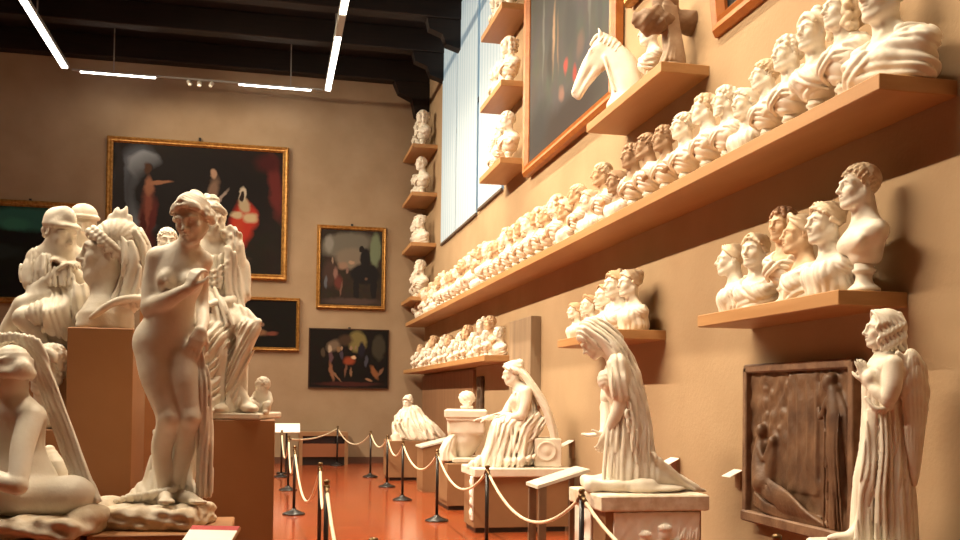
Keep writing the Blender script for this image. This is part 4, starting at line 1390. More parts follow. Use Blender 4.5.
def make_garland_bust(loc):
    P = Fig(60, 425, 173.)
    t = thing('marble_bust', 'bust with thick curls, half hidden beside the pedestal of the colossal bust', 'bust', loc, -YAW)
    hc = P(62, 367, -.02)
    Rh = rotm(rz=-.30)
    b = Sculpt(.007)
    head(b, hc, Rh, 1.10, fem=False)
    b.tube(P.many((61, 412, .03), (60, 395, .02), (60, 378, .02)), [.085, .068, .066], k=.05)
    b.loft([(P(0, y)[2], P(x, 0)[0], .03, rx / 173, ry) for (y, x, rx, ry) in ((403, 60, 13, .08), (409, 60, 19, .10), (417, 60, 20, .12), (425, 60, 19, .11))], k=.03)
    obj('body', b, PLASTER, t)
    b = Sculpt(.0065)
    hair(b, 'curls', hc, Rh, 1.13, 5)
    b.frame(hc, Rh, 1.13)
    for i in range(11):
        a = PI * (.02 + .96 * i / 10)
        b.el((.072 * math.cos(a), -.072 + .03 * abs(math.cos(a)), .055 + .045 * math.sin(a)), .021, k=.006)
    b.frame()
    obj('hair', b, PLASTER, t)
    return t


def make_horse(loc, rz):
    """neck and head of a horse; nose to -x, stands on z=0"""
    t = thing('horse_head', 'white plaster horse head with arched neck on the high shelf', 'sculpture', loc, rz)
    b = Sculpt(.0075)
    # neck: deep from throat to crest, thin across
    for (x0, x1, r) in ((.02, .20, .10), (.14, .28, .085)):
        b.tube([(x1, 0, .02), (x1 - .01, 0, .22), (x0 + .10, 0, .44), (x0 - .03, 0, .60)], [r * 1.25, r * 1.1, r * .95, r * .75], k=.07, n=14)
    b.el((.24, 0, .06), (.20, .15, .10), k=.06)
    b.tube([(.31, 0, .05), (.30, 0, .26), (.20, 0, .50), (.06, 0, .66), (-.02, 0, .685)], [.07, .06, .05, .042, .035], k=.05, n=14)
    # long face
    b.tube([(-.02, 0, .62), (-.12, 0, .48), (-.195, 0, .34), (-.245, 0, .225)], [.078, .068, .052, .044], k=.04, n=12)
    for m in (-1, 1):
        b.el((-.040, m * .038, .475), (.075, .026, .085), R=rotm(ry=.5), k=.03)     # cheek
        b.tube([(-.06, m * .030, .40), (-.155, m * .026, .275), (-.205, m * .02, .19)], [.030, .022, .02], k=.025)   # jaw bar
        b.tube([(-.065, m * .055, .615), (-.105, m * .062, .575), (-.135, m * .052, .51)], [.018, .022, .014], k=.02)
        b.el((-.088, m * .066, .565), (.020, .014, .015), k=.006)
        b.el((-.092, m * .076, .570), (.012, .008, .006), k=.005, mode='s')
        b.tube([(-.10, m * .050, .49), (-.185, m * .040, .335)], [.010, .010], k=.015)
        b.el((-.262, m * .032, .225), (.020, .016, .026), R=rotm(ry=.4), k=.012)
        b.el((-.274, m * .040, .225), (.010, .012, .015), k=.006, mode='s')
        b.tube([(-.01, m * .045, .68), (-.022, m * .055, .735), (-.035, m * .05, .785)], [.026, .023, .007], k=.02)
        b.el((-.042, m * .058, .740), (.010, .010, .03), k=.01, mode='s')
        b.tube([(.02, m * .085, .50), (.06, m * .10, .36), (.12, m * .11, .18)], [.012, .014, .012], k=.03)
    b.tube([(-.250, 0, .200), (-.225, 0, .172)], [.036, .030], k=.02)
    b.tube([(-.270, -.05, .196), (-.235, 0, .205), (-.270, .05, .196)], [.006, .006, .006], k=.006, mode='s')
    b.box((.2, 0, -.12), (.6, .4, .12), k=.004, mode='s')
    obj('head', b, PLASTER_W, t)
    b = Sculpt(.0085)
    r = random.Random(2)
    for i in range(13):
        q = i / 12
        x, z = np.interp(q, [0, .3, .6, 1], [.0, .13, .27, .345]), np.interp(q, [0, .3, .6, 1], [.735, .66, .46, .16])
        b.tube([(x, 0, z), (x + .01, -.045, z - .02), (x - .02, -.080, z - .085)], [.022, .020, .010], k=.025, n=8)
        b.tube([(x, 0, z), (x + .01, .045, z - .02), (x - .02, .080, z - .085)], [.022, .020, .010], k=.025, n=8)
    for i in range(5):
        b.tube([(.0, -.02 + .01 * i, .735), (-.06, -.03 + .015 * i, .72), (-.115, -.025 + .0125 * i, .655)], [.022, .02, .008], k=.008, n=8)
    obj('mane', b, PLASTER_W, t)
    return t


def make_fragment(loc, rz):
    t = thing('torso_fragment', 'dark twisted group with a draped stem, at the near corner of the high shelf', 'sculpture', loc, rz)
    m = MB()
    m.lathe([(.15, 0), (.155, .03), (.13, .045), (.12, .07), (.13, .085), (.10, .10), (.08, .12)], 26)
    obj('foot', m, FRAG, t)
    b = Sculpt(.009)
    b.tube([(.02, 0, .10), (.03, 0, .20), (.0, 0, .34), (-.02, -.02, .48), (-.06, -.02, .62)], [.12, .095, .072, .075, .08], k=.05, n=14)
    for i in range(6):
        b.tube([(-.08 + .035 * i, -.09 - .02 * math.sin(i), .11), (-.04 + .022 * i, -.085, .24), (-.05 + .02 * i, -.075, .38), (-.10 + .022 * i, -.09, .58)], [.018, .017, .014, .012], k=.006, n=18)
    obj('drapery', b, FRAG, t)
    b = Sculpt(.009)
    b.el((-.18, -.02, .46), (.16, .12, .11), k=.05, disp=lambda x, y, z: .022 * np.sin(30 * x + 9 * z) * np.sin(28 * z + 25 * y) + .008 * np.sin(80 * x) * np.sin(70 * z))
    b.el((.22, .02, .50), (.14, .11, .10), k=.05, disp=lambda x, y, z: .020 * np.sin(28 * x) * np.sin(30 * z + 25 * y) + .008 * np.sin(80 * x) * np.sin(70 * z))
    b.tube([(-.10, 0, .46), (.14, 0, .50)], [.09, .09], k=.05)
    b.el((-.05, 0, .64), (.12, .10, .11), k=.05)
    obj('body', b, FRAG2, t)
    return t
# ------------------------------------------------------------------ setting
XW, YB, ZC, XL, YF = 3.85, 24.1, 10.1, -6.9, -3.0


def wall_mat(name, a, b, sc_=1.2):
    return mat(name, a, .85, b, sc_, .25, 30, spec=.15, detail=8)


WALL = wall_mat('wall_ochre', (.39, .272, .162), (.345, .235, .136))
WALLB = wall_mat('wall_back_grey_brown', (.345, .252, .165), (.295, .21, .132))
LWALL = wall_mat('wall_unseen_dark', (.20, .15, .10), (.17, .125, .085))  # unseen walls, darkened so that they bounce less light
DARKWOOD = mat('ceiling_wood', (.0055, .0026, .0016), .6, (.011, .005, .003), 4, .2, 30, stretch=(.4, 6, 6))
GOLD = mat('gilt_frame', (.46, .235, .06), .4, (.28, .13, .028), 14, .3, 40, metal=.55)
FRAMEW = mat('orange_wood_frame', (.42, .15, .035), .4, (.34, .11, .025), 8, .1, 40)
BLACK = mat('black_metal', (.016, .013, .012), .35, spec=.5)
BRASS = mat('dark_brass', (.16, .10, .045), .35, metal=.8)
ROPE = mat('cream_rope', (.80, .70, .52), .8, (.66, .55, .38), 40, .4, 90)
CARD = mat('white_card', (.86, .84, .78), .5)
RED = mat('red_card', (.42, .03, .03), .5)
GREY = mat('lamp_housing', (.30, .29, .27), .4)
METALG = mat('label_stand_grey', (.62, .60, .52), .4)

# floor of square red terracotta tiles, polished
fm = bpy.data.materials.new('terracotta_tiles')
fm.use_nodes = True
N, L = fm.node_tree.nodes, fm.node_tree.links
p = N['Principled BSDF']
tc = N.new('ShaderNodeTexCoord')
br = N.new('ShaderNodeTexBrick')
br.offset = 0
br.inputs['Scale'].default_value = 1
br.inputs['Mortar Size'].default_value = .004
br.inputs['Brick Width'].default_value = .40
br.inputs['Row Height'].default_value = .40
br.inputs['Color1'].default_value = (.31, .066, .021, 1)
br.inputs['Color2'].default_value = (.27, .055, .017, 1)
br.inputs['Mortar'].default_value = (.20, .06, .03, 1)
L.new(tc.outputs['Object'], br.inputs['Vector'])
nz = N.new('ShaderNodeTexNoise')
nz.inputs['Scale'].default_value = 1.7
L.new(tc.outputs['Object'], nz.inputs['Vector'])
mx = N.new('ShaderNodeMix')
mx.data_type = 'RGBA'
mx.blend_type = 'OVERLAY'
mx.inputs[0].default_value = .25
L.new(br.outputs['Color'], mx.inputs[6])
L.new(nz.outputs['Color'], mx.inputs[7])
L.new(mx.outputs[2], p.inputs['Base Color'])
p.inputs['Roughness'].default_value = .16
p.inputs['Specular IOR Level'].default_value = .45
bmp = N.new('ShaderNodeBump')
bmp.inputs['Strength'].default_value = .12
bmp.inputs['Distance'].default_value = .004
L.new(nz.outputs['Fac'], bmp.inputs['Height'])
L.new(bmp.outputs['Normal'], p.inputs['Normal'])

struct('floor', MB().box((XL, YF, -.2), (XW, YB, 0)), fm)
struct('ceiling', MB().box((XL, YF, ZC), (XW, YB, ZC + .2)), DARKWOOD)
struct('wall_back', MB().box((XL, YB, -.2), (XW + .4, YB + .3, ZC + .2)), WALLB)
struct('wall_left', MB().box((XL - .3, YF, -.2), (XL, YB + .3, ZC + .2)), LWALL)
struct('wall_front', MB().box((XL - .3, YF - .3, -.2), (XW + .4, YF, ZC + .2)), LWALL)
# right wall with the tall window opening
wy0, wy1, wz0, wz1 = 15.75, 21.75, 5.22, 10.0
m = MB()
m.box((XW, YF, -.2), (XW + .4, wy0, ZC + .2))
m.box((XW, wy1, -.2), (XW + .4, YB, ZC + .2))
m.box((XW, wy0, -.2), (XW + .4, wy1, wz0))
m.box((XW, wy0, wz1), (XW + .4, wy1, ZC + .2))
struct('wall_right', m, WALL)
m = MB()
m.box((XL, YB - .025, 0), (XW, YB, .16))
struct('baseboard_back', m, mat('baseboard_brown', (.11, .05, .03), .5))
# beams
for i, y in enumerate((23.9, 21.7, 19.7, 17.5, 15.3, 13.1, 10.9)):
    m = MB()
    m.box((XL + .01, y - .17, 9.58), (XW - .01, y + .17, ZC - .005), bev=.015)
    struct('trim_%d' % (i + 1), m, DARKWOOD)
for i, y in enumerate((21.7, 19.7)):
    m = MB()
    m.prism([(XW - .01, 9.57), (XW - .75, 9.57), (XW - .70, 9.35), (XW - .42, 9.25), (XW - .34, 9.05), (XW - .01, 8.95)], y - .13, y + .13, 'y')
    struct('trim_%d' % (8 + i), m, DARKWOOD)
m = MB()
m.prism([(XW - .01, 9.57), (XW - .9, 9.57), (XW - .78, 9.3), (XW - .45, 9.15), (XW - .36, 8.75), (XW - .01, 8.65)], 23.72, 24.06, 'y')
struct('trim_10', m, DARKWOOD)

# window: glazing behind three white blinds lit from outside
GLOW = bpy.data.materials.new('blind_daylight')
GLOW.use_nodes = True
N, L = GLOW.node_tree.nodes, GLOW.node_tree.links
p = N['Principled BSDF']
p.inputs['Base Color'].default_value = (.30, .34, .36, 1)
p.inputs['Roughness'].default_value = .8
p.inputs['Emission Strength'].default_value = .36
tc = N.new('ShaderNodeTexCoord')
wv = N.new('ShaderNodeTexWave')
wv.wave_type, wv.bands_direction = 'BANDS', 'Y'
wv.inputs['Scale'].default_value = 1.3
wv.inputs['Distortion'].default_value = 1.2
wv.inputs['Detail'].default_value = 1
rp = N.new('ShaderNodeValToRGB')
rp.color_ramp.elements[0].color = (.36, .62, .72, 1)
rp.color_ramp.elements[1].color = (.74, .90, .94, 1)
mp = N.new('ShaderNodeMapping')
mp.inputs['Scale'].default_value = (1, 1, .05)
L.new(tc.outputs['Object'], mp.inputs['Vector'])
L.new(mp.outputs['Vector'], wv.inputs['Vector'])
L.new(wv.outputs['Fac'], rp.inputs['Fac'])
L.new(rp.outputs['Color'], p.inputs['Emission Color'])
WFR = mat('window_frame_dark', (.10, .07, .05), .5)
m = MB()
for y in (wy0 + .04, 17.7, 19.95, wy1 - .04):
    m.box((XW + .12, y - .04, wz0), (XW + .20, y + .04, wz1))
for z in (wz0 + .04, 7.6, wz1 - .04):
    m.box((XW + .125, wy0, z - .04), (XW + .195, wy1, z + .04))
wf = struct('window_1', m, WFR)
gl = obj('glass', MB().box((XW + .15, wy0, wz0), (XW + .16, wy1, wz1)), mat('window_glass', (.6, .75, .85), .1), wf)
for i, (y0, y1, z0) in enumerate(((19.98, 21.68, 5.20), (17.86, 19.90, 5.20), (15.80, 17.68, 5.24))):
    t = thing('window_blind', ('white window blind farthest from the viewer, next to the corner shelves', 'middle one of the three white window blinds', 'white window blind nearest the viewer, partly behind the three small shelves')[i], 'blind', (XW - .03, (y0 + y1) / 2, 0), group=None)
    m = MB()
    n = 15
    w = (y1 - y0) / 2
    obj('fabric', MB().box((-.006, -w, z0), (.006, w, 9.95)), GLOW, t)
    m = MB()
    m.box((-.02, -w - .01, z0 - .05), (.02, w + .01, z0), bev=.004)
    obj('bottom_bar', m, WFR, t)

# ------------------------------------------------------------------ shelves
TH = .095


def shelf(x0, y0, y1, z, label, name='wall_shelf'):
    m = MB()
    m.box((x0, y0, z - TH), (XW, y1, z), bev=.006)
    return tag(obj(name, m, OAK), label, 'shelf')


shelf(3.34, 4.77, 23.95, 3.52, 'very long wooden wall shelf carrying the long row of busts')
shelf(3.37, 5.21, 7.17, 2.34, 'short wooden wall shelf with six busts, above the dark framed relief')
shelf(3.32, 8.90, 10.84, 2.35, 'short wooden wall shelf above the kneeling veiled woman')
shelf(3.38, 7.97, 10.03, 4.69, 'high wooden shelf with the horse head, in front of the big grey painting')
shelf(3.31, 14.72, 23.95, 2.34, 'long lower wooden shelf crowded with small busts, under the far end of the longest shelf')
for z, w in ((5.335, 'lowest'), (6.525, 'middle'), (7.72, 'topmost')):
    shelf(3.385, 14.12, 15.60, z, w + ' of the three small wooden shelves between the window and the big painting')
for z, w in ((7.69, 'topmost'), (6.54, 'second from the top'), (5.34, 'second from the bottom'), (4.05, 'lowest')):
    shelf(3.24, 22.45, 24.05, z, 'small corner shelf beyond the window, ' + w + ' of the four')

# ------------------------------------------------------------------ paintings
def paint_mat(name, base, blobs, rough=.5):
    """canvas built up from soft brush patches: (x, z, rx, rz, angle, colour, softness), x and z run 0..1 over the canvas"""
    m = bpy.data.materials.new(name)
    m.use_nodes = True
    N, L = m.node_tree.nodes, m.node_tree.links
    p = N['Principled BSDF']
    p.inputs['Roughness'].default_value = rough
    p.inputs['Specular IOR Level'].default_value = .12
    tc = N.new('ShaderNodeTexCoord')
    nz = N.new('ShaderNodeTexNoise')
    nz.inputs['Scale'].default_value = 9
    nz.inputs['Detail'].default_value = 4
    L.new(tc.outputs['Generated'], nz.inputs['Vector'])
    wob = N.new('ShaderNodeMix')
    wob.data_type = 'RGBA'
    wob.blend_type = 'LINEAR_LIGHT'
    wob.inputs[0].default_value = .03
    L.new(tc.outputs['Generated'], wob.inputs[6])
    L.new(nz.outputs['Color'], wob.inputs[7])
    cur = N.new('ShaderNodeMix')
    cur.data_type = 'RGBA'
    cur.blend_type = 'MULTIPLY'
    cur.inputs[0].default_value = .5
    cur.inputs[6].default_value = (*base, 1)
    L.new(nz.outputs['Color'], cur.inputs[7])
    out = cur.outputs[2]
    for (x, z, rx, rz, an, col, so) in blobs:
        mp = N.new('ShaderNodeMapping')
        mp.vector_type = 'TEXTURE'
        mp.inputs['Location'].default_value = (x, .5, z)
        mp.inputs['Rotation'].default_value = (0, math.radians(an), 0)
        mp.inputs['Scale'].default_value = (rx, 1e3, rz)
        L.new(wob.outputs[2], mp.inputs['Vector'])
        ln = N.new('ShaderNodeVectorMath')
        ln.operation = 'LENGTH'
        L.new(mp.outputs['Vector'], ln.inputs[0])
        mr = N.new('ShaderNodeMapRange')
        mr.inputs['From Min'].default_value = 1.0
        mr.inputs['From Max'].default_value = max(.05, 1 - so)
        L.new(ln.outputs['Value'], mr.inputs['Value'])
        mx = N.new('ShaderNodeMix')
        mx.data_type = 'RGBA'
        L.new(mr.outputs['Result'], mx.inputs[0])
        L.new(out, mx.inputs[6])
        mx.inputs[7].default_value = (*col, 1)
        out = mx.outputs[2]
    L.new(out, p.inputs['Base Color'])
    return m


def picture(name, label, w, h, loc, rz, canvas, fw, frame, tilt=0, depth=.10, lip=None):
    """painting facing -y, centre of its back at loc"""
    t = thing(name, label, 'painting', loc, rz)
    t.rotation_euler = (tilt, 0, rz)
    obj('canvas', MB().box((-w / 2 + fw * .8, -.055, -h / 2 + fw * .8), (w / 2 - fw * .8, -.02, h / 2 - fw * .8)), canvas, t)
    m = MB()
    prof = [(0, 0), (0, -depth * .7), (.25, -depth), (.55, -depth * .85), (.75, -depth * .95), (1, -depth * .55), (1, 0)]
    rings = []
    for (q, y) in prof:
        a, b = w / 2 - fw * q, h / 2 - fw * q
        rings.append([(-a, y, -b), (a, y, -b), (a, y, b), (-a, y, b)])
    v = [p for r_ in rings for p in r_]
    n = len(rings)
    f = []
    for i in range(n):
        j = (i + 1) % n
        for k in range(4):
            l = (k + 1) % 4
            f.append((i * 4 + k, i * 4 + l, j * 4 + l, j * 4 + k))
    m._put(v, f)
    obj('frame', m, frame, t)
    if lip:
        obj('hanger', MB().box((-.03, -.05, h / 2), (.03, -.02, h / 2 + lip)), BLACK, t)
    return t


K = (.012, .009, .008)
big = paint_mat('painting_big', (.020, .016, .014), [
    (.16, .62, .17, .40, 0, (.09, .10, .12), .25), (.19, .55, .10, .30, 0, (.20, .23, .27), .35), (.19, .82, .11, .13, 0, (.20, .22, .25), .2),
    (.04, .5, .04, .6, 0, (.025, .022, .022), .3),
    (.205, .45, .055, .30, 4, (.16, .050, .03), .5), (.215, .66, .032, .10, 0, (.20, .085, .05), .5), (.212, .80, .026, .055, 0, (.05, .022, .014), .4), (.20, .25, .07, .16, 0, (.055, .012, .012), .5),
    (.50, .60, .5, .42, 0, (.012, .010, .010), .3),
    (.205, .47, .05, .26, 4, (.15, .045, .03), .6), (.215, .66, .032, .10, 0, (.22, .095, .055), .5),
    (.275, .695, .085, .020, -10, (.24, .11, .06), .4), (.20, .80, .030, .06, 0, (.06, .028, .016), .4), (.235, .40, .03, .2, 8, (.075, .016, .014), .5), (.18, .34, .02, .2, 0, (.05, .012, .010), .5), (.585, .64, .045, .15, 6, (.16, .10, .07), .5), (.58, .79, .022, .05, 0, (.30, .19, .13), .4), (.57, .50, .05, .12, -10, (.12, .09, .08), .5), (.63, .58, .012, .12, 25, (.25, .2, .17), .5),
    (.755, .40, .085, .22, 4, (.34, .030, .018), .4), (.72, .30, .05, .20, 10, (.36, .045, .02), .5), (.80, .48, .05, .14, -15, (.33, .03, .02), .5), (.765, .55, .042, .075, 0, (.34, .27, .17), .4), (.755, .645, .030, .075, 0, (.42, .36, .28), .3), (.752, .625, .018, .055, 0, (.02, .012, .01), .3), (.80, .45, .05, .05, 0, (.42, .33, .20), .5), (.72, .47, .05, .035, 20, (.40, .32, .2), .5),
    (.95, .72, .05, .34, -6, (.10, .020, .018), .5), (.90, .90, .10, .10, 0, (.05, .012, .012), .6), (.72, .13, .10, .035, 0, (.10, .06, .04), .6), (.3, .08, .3, .06, 0, (.035, .024, .02), .6)])
picture('painting', 'largest gilt framed painting on the back wall, with figures in red on a dark ground', 4.24, 3.30, (-1.72, YB, 6.14), 0, big, .145, GOLD, lip=.1)
mid = paint_mat('painting_mid', (.035, .026, .020), [
    (.40, .80, .5, .18, -8, (.12, .11, .09), .3), (.50, .62, .30, .16, 0, (.16, .13, .10), .3), (.14, .80, .09, .14, 0, (.20, .19, .17), .5), (.88, .74, .10, .26, 0, (.13, .16, .10), .3), (.16, .42, .14, .2, 0, (.05, .03, .025), .4),
    (.25, .42, .05, .10, 0, (.20, .11, .09), .5), (.36, .52, .10, .07, 0, (.22, .14, .10), .5), (.50, .56, .06, .03, 0, (.30, .20, .14), .5), (.30, .30, .08, .12, 0, (.10, .03, .025), .5),
    (.72, .42, .26, .15, 0, (.012, .011, .012), .2), (.72, .62, .09, .16, 0, (.012, .011, .012), .25), (.66, .74, .05, .05, 0, (.015, .012, .012), .25), (.74, .36, .03, .03, 0, (.10, .06, .04), .5), (.20, .58, .02, .06, 0, (.22, .16, .12), .4), (.43, .46, .03, .05, 0, (.16, .10, .08), .4), (.10, .30, .03, .10, 0, (.09, .10, .12), .4), (.34, .22, .02, .12, 10, (.13, .07, .05), .4), (.58, .22, .05, .20, 0, (.012, .011, .012), .25), (.86, .24, .06, .2, 0, (.012, .011, .012), .25), (.5, .06, .6, .06, 0, (.06, .04, .035), .5)])
picture('painting', 'upright gilt framed painting of a dark horseman, right of the largest painting', 1.72, 2.08, (1.98, YB, 4.88), 0, mid, .10, GOLD, lip=.06)
low = paint_mat('painting_low', (.012, .010, .009), [
    (.60, .80, .14, .22, 0, (.16, .13, .05), .3), (.30, .72, .10, .14, 30, (.14, .10, .07), .5), (.88, .70, .10, .26, 0, (.04, .035, .025), .3), (.45, .82, .12, .12, 0, (.05, .03, .02), .5),
    (.255, .66, .032, .09, 0, (.34, .27, .20), .5), (.27, .52, .035, .12, 0, (.09, .05, .06), .5), (.28, .27, .035, .22, -8, (.20, .09, .05), .5), (.34, .20, .02, .16, -35, (.18, .10, .06), .5), (.36, .66, .03, .06, 0, (.18, .11, .06), .5),
    (.50, .46, .10, .09, 20, (.22, .045, .02), .5), (.56, .52, .045, .035, 0, (.55, .36, .22), .5), (.52, .68, .022, .05, 0, (.24, .15, .10), .4), (.66, .66, .05, .16, 0, (.014, .012, .02), .4), (.53, .26, .02, .1, 0, (.18, .10, .06), .4),
    (.83, .26, .045, .16, -20, (.20, .08, .035), .5), (.76, .14, .06, .03, 30, (.26, .14, .08), .5), (.9, .26, .03, .12, 25, (.16, .08, .05), .5), (.40, .56, .03, .10, 0, (.05, .04, .06), .4), (.395, .68, .018, .04, 0, (.26, .17, .12), .4), (.585, .70, .018, .04, 0, (.20, .13, .09), .4), (.17, .60, .03, .10, 0, (.06, .045, .03), .4), (.46, .30, .02, .14, 6, (.12, .06, .04), .4), (.72, .46, .03, .12, 0, (.05, .05, .07), .4), (.5, .06, .5, .05, 0, (.05, .016, .014), .5)])
picture('painting', 'dark unframed-looking painting of a crowd, lowest on the back wall', 1.99, 1.49, (1.955, YB, 2.605), 0, low, .035, mat('thin_dark_frame', (.05, .022, .012), .4), depth=.06, lip=.04)
sml = paint_mat('painting_small', (.010, .009, .008), [(.50, .32, .16, .10, 10, (.17, .09, .05), .5), (.42, .42, .05, .10, 0, (.22, .12, .07), .5), (.68, .30, .10, .06, -10, (.14, .045, .03), .5), (.55, .48, .04, .06, 0, (.17, .10, .07), .5), (.25, .25, .1, .06, 0, (.08, .05, .035), .5)])
picture('painting', 'small gilt framed night scene hanging directly below the largest painting', 2.0, 1.31, (-.27, YB, 3.415), 0, sml, .085, GOLD)
lf = paint_mat('painting_left', (.014, .016, .016), [(.5, .86, .6, .16, 0, (.03, .12, .10), .4), (.35, .80, .2, .08, 0, (.04, .16, .12), .5), (.9, .7, .12, .24, 0, (.09, .06, .035), .5), (.93, .62, .04, .12, 0, (.16, .11, .06), .5), (.4, .45, .5, .16, 0, (.012, .014, .012), .5), (.2, .5, .3, .1, 0, (.02, .03, .028), .5)])
picture('painting', 'gilt framed landscape painting with a green evening sky, cut off by the left edge', 2.4, 2.42, (-5.50, YB, 4.93), 0, lf, .15, GOLD, lip=.05)
grey = paint_mat('painting_grey', (.075, .076, .072), [
    (.5, .7, .6, .4, 0, (.055, .056, .054), .6), (.5, .05, .6, .10, 0, (.032, .024, .021), .6), (.12, .10, .2, .12, 0, (.03, .03, .031), .6),
    (.34, .36, .022, .15, 5, (.26, .17, .11), .6), (.40, .33, .015, .12, -4, (.15, .10, .07), .6), (.30, .30, .05, .10, 0, (.04, .036, .033), .6), (.55, .33, .10, .12, 0, (.045, .045, .045), .6),
    (.50, .22, .035, .035, 0, (.30, .05, .04), .6), (.60, .17, .030, .035, 0, (.24, .04, .03), .6), (.66, .24, .05, .05, 0, (.10, .07, .06), .6), (.45, .15, .05, .03, 20, (.18, .10, .08), .6), (.2, .42, .02, .2, 0, (.11, .11, .105), .6), (.76, .38, .02, .16, 0, (.10, .10, .095), .6), (.86, .3, .03, .2, 0, (.05, .05, .05), .6)], rough=.55)
picture('painting', 'big grey painting in an orange wood frame on the right wall behind the horse head', 3.93, 4.4, (XW - .02, 12.07, 7.22), -PI / 2, grey, .17, FRAMEW, tilt=0, depth=.13)
picture('painting', 'wood framed picture at the upper right, leaning out over the near busts', 1.75, 1.9, (XW - .02, 6.93, 5.83), -PI / 2, sml, .18, FRAMEW, tilt=.10, depth=.15)
picture('painting', 'gilt framed picture corner showing above the horse head shelf', 1.0, 1.2, (XW - .02, 9.36, 6.56), -PI / 2, sml, .12, GOLD, depth=.10)

# ------------------------------------------------------------------ framed relief, wall slab, dark wall panel
RBR = mat('relief_bronze_brown', (.085, .042, .022), .5, (.20, .11, .058), 6, .5, 25, mix=(.3, .7))
t = thing('framed_relief', 'dark brown carved relief in a square frame on the wall behind the angel', 'relief', (XW, 6.385, 1.33), -PI / 2)
b = Sculpt(.012)
W2, H2 = .72, .60


def relief_noise(x, y, z):
    return .006 * np.sin(17 * x + 3 * np.sin(9 * z)) * np.sin(13 * z + 2 * np.sin(11 * x)) + .003 * np.sin(41 * x + 2) * np.sin(37 * z)


b.box((0, -.02, 0), (W2, .03, H2), rnd=.008, disp=lambda x, y, z: 1.4 * relief_noise(x, y, z))
b.box((.08, -.05, .10), (.20, .012, .44), rnd=.01, k=.02, disp=relief_noise)
r9 = random.Random(11)
for i in range(4):
    b.tube([(-.10 + .12 * i, -.05, .52), (-.08 + .12 * i + r9.uniform(-.02, .02), -.062, .15), (-.10 + .12 * i, -.05, -.25)], [.012, .016, .012], k=.02, n=10)
for i in range(26):                                                # worn foliage and clouds
    x, z = r9.uniform(-.55, .35), r9.uniform(.0, .52)
    b.el((x, -.045, z), (r9.uniform(.02, .05), .018, r9.uniform(.02, .06)), k=.015)
# winged figure standing along the near edge
b.tube([(.50, -.07, .40), (.54, -.07, .2), (.55, -.06, -.1), (.50, -.06, -.52)], [.05, .075, .07, .045], k=.03, n=14)
b.el((.455, -.09, .45), (.05, .045, .06), k=.02)
b.el((.47, -.085, .49), (.055, .04, .04), k=.02)
for i in range(4):
    b.tube([(.56, -.07, .38 - .02 * i), (.64, -.065, .22 - .05 * i), (.655, -.05, -.10 - .10 * i)], [.016, .02, .01], k=.012, n=12)
b.tube([(.47, -.10, .34), (.40, -.11, .22), (.36, -.10, .28)], [.026, .022, .016], k=.015, n=8)
for i in range(6):
    b.tube([(.44 + .035 * i, -.11, .25), (.47 + .03 * i, -.125, .0), (.41 + .045 * i, -.095, -.53)], [.009, .013, .010], k=.008, n=14)
# kneeling group in the far lower corner, cloth spreading over the ground
b.tube([(-.50, -.06, .02), (-.48, -.07, -.14), (-.42, -.08, -.30)], [.05, .08, .10], k=.04, n=10)
b.el((-.47, -.085, .10), (.045, .04, .055), k=.02)
b.tube([(-.46, -.10, -.04), (-.38, -.11, -.12), (-.33, -.10, -.02)], [.024, .02, .015], k=.015, n=8)
b.tube([(-.36, -.06, -.26), (-.32, -.065, -.10), (-.31, -.06, .04)], [.06, .045, .02], k=.03, n=8)
b.el((-.31, -.08, .02), (.035, .03, .042), k=.02)
for i in range(8):
    b.tube([(-.52 + .05 * i, -.10, -.22 - .012 * i), (-.40 + .06 * i, -.125, -.36), (-.16 + .055 * i, -.11, -.46), (.06 + .05 * i, -.08, -.53)], [.010, .017, .016, .009], k=.008, n=18)
for i in range(4):
    b.tube([(-.60, -.07, -.40 - .03 * i), (-.30, -.09, -.47 - .02 * i), (.20, -.08, -.47 - .025 * i), (.42, -.06, -.54)], [.012, .018, .018, .010], k=.010, n=18)
obj('panel', b, RBR, t)
m = MB()
for lo, hi in (((-W2 - .02, -.10, H2 - .05), (W2 + .02, 0, H2 + .02)), ((-W2 - .02, -.12, -H2 - .03), (W2 + .02, 0, -H2 + .055)), ((-W2 - .03, -.10, -H2), (-W2 + .03, 0, H2)), ((W2 - .03, -.10, -H2), (W2 + .03, 0, H2))):
    m.box(lo, hi, bev=.012)
obj('frame', m, mat('relief_frame', (.13, .065, .035), .55, (.24, .14, .08), 8, .4, 30), t)

SLAB = mat('slab_wood', (.34, .24, .15), .7, (.24, .165, .10), 4, .3, 20, stretch=(1, 1, .15))
t = tag(obj('wooden_slab', MB().box((XW - .16, 13.38, 1.55), (XW, 14.62, 2.86), bev=.012), SLAB), 'tall weathered wooden slab hung on the wall behind the seated veiled woman', 'panel')
b = Sculpt(.012)
b.box((0, 0, 0), (.03, .20, .40), rnd=.02, disp=lambda x, y, z: .012 * np.sin(19 * y + 4) * np.sin(15 * z + 3 * np.sin(9 * y)))
b.el((-.03, 0, .12), (.04, .09, .13), k=.03)
b.el((-.03, .02, -.15), (.04, .10, .14), k=.03)
tag(obj('wall_relief', b, mat('dark_relief', (.055, .035, .022), .5, (.12, .075, .045), 9, .3), None, (XW - .035, 17.25, 1.66)), 'small dark carved panel on the wall beyond the pale coffer', 'relief')
# streaked brown sheet standing in for the shade under the far shelf
tag(obj('wall_shade_sheet', MB().box((XW - .06, 17.8, 0), (XW, 23.9, 2.2)), mat('shelf_shade_streaked', (.30, .165, .085), .6, (.22, .115, .06), 3, .1, 30, stretch=(1, 5, .2))), 'streaky brown sheet standing in for the shade on the wall below the long lower shelf', 'shading')

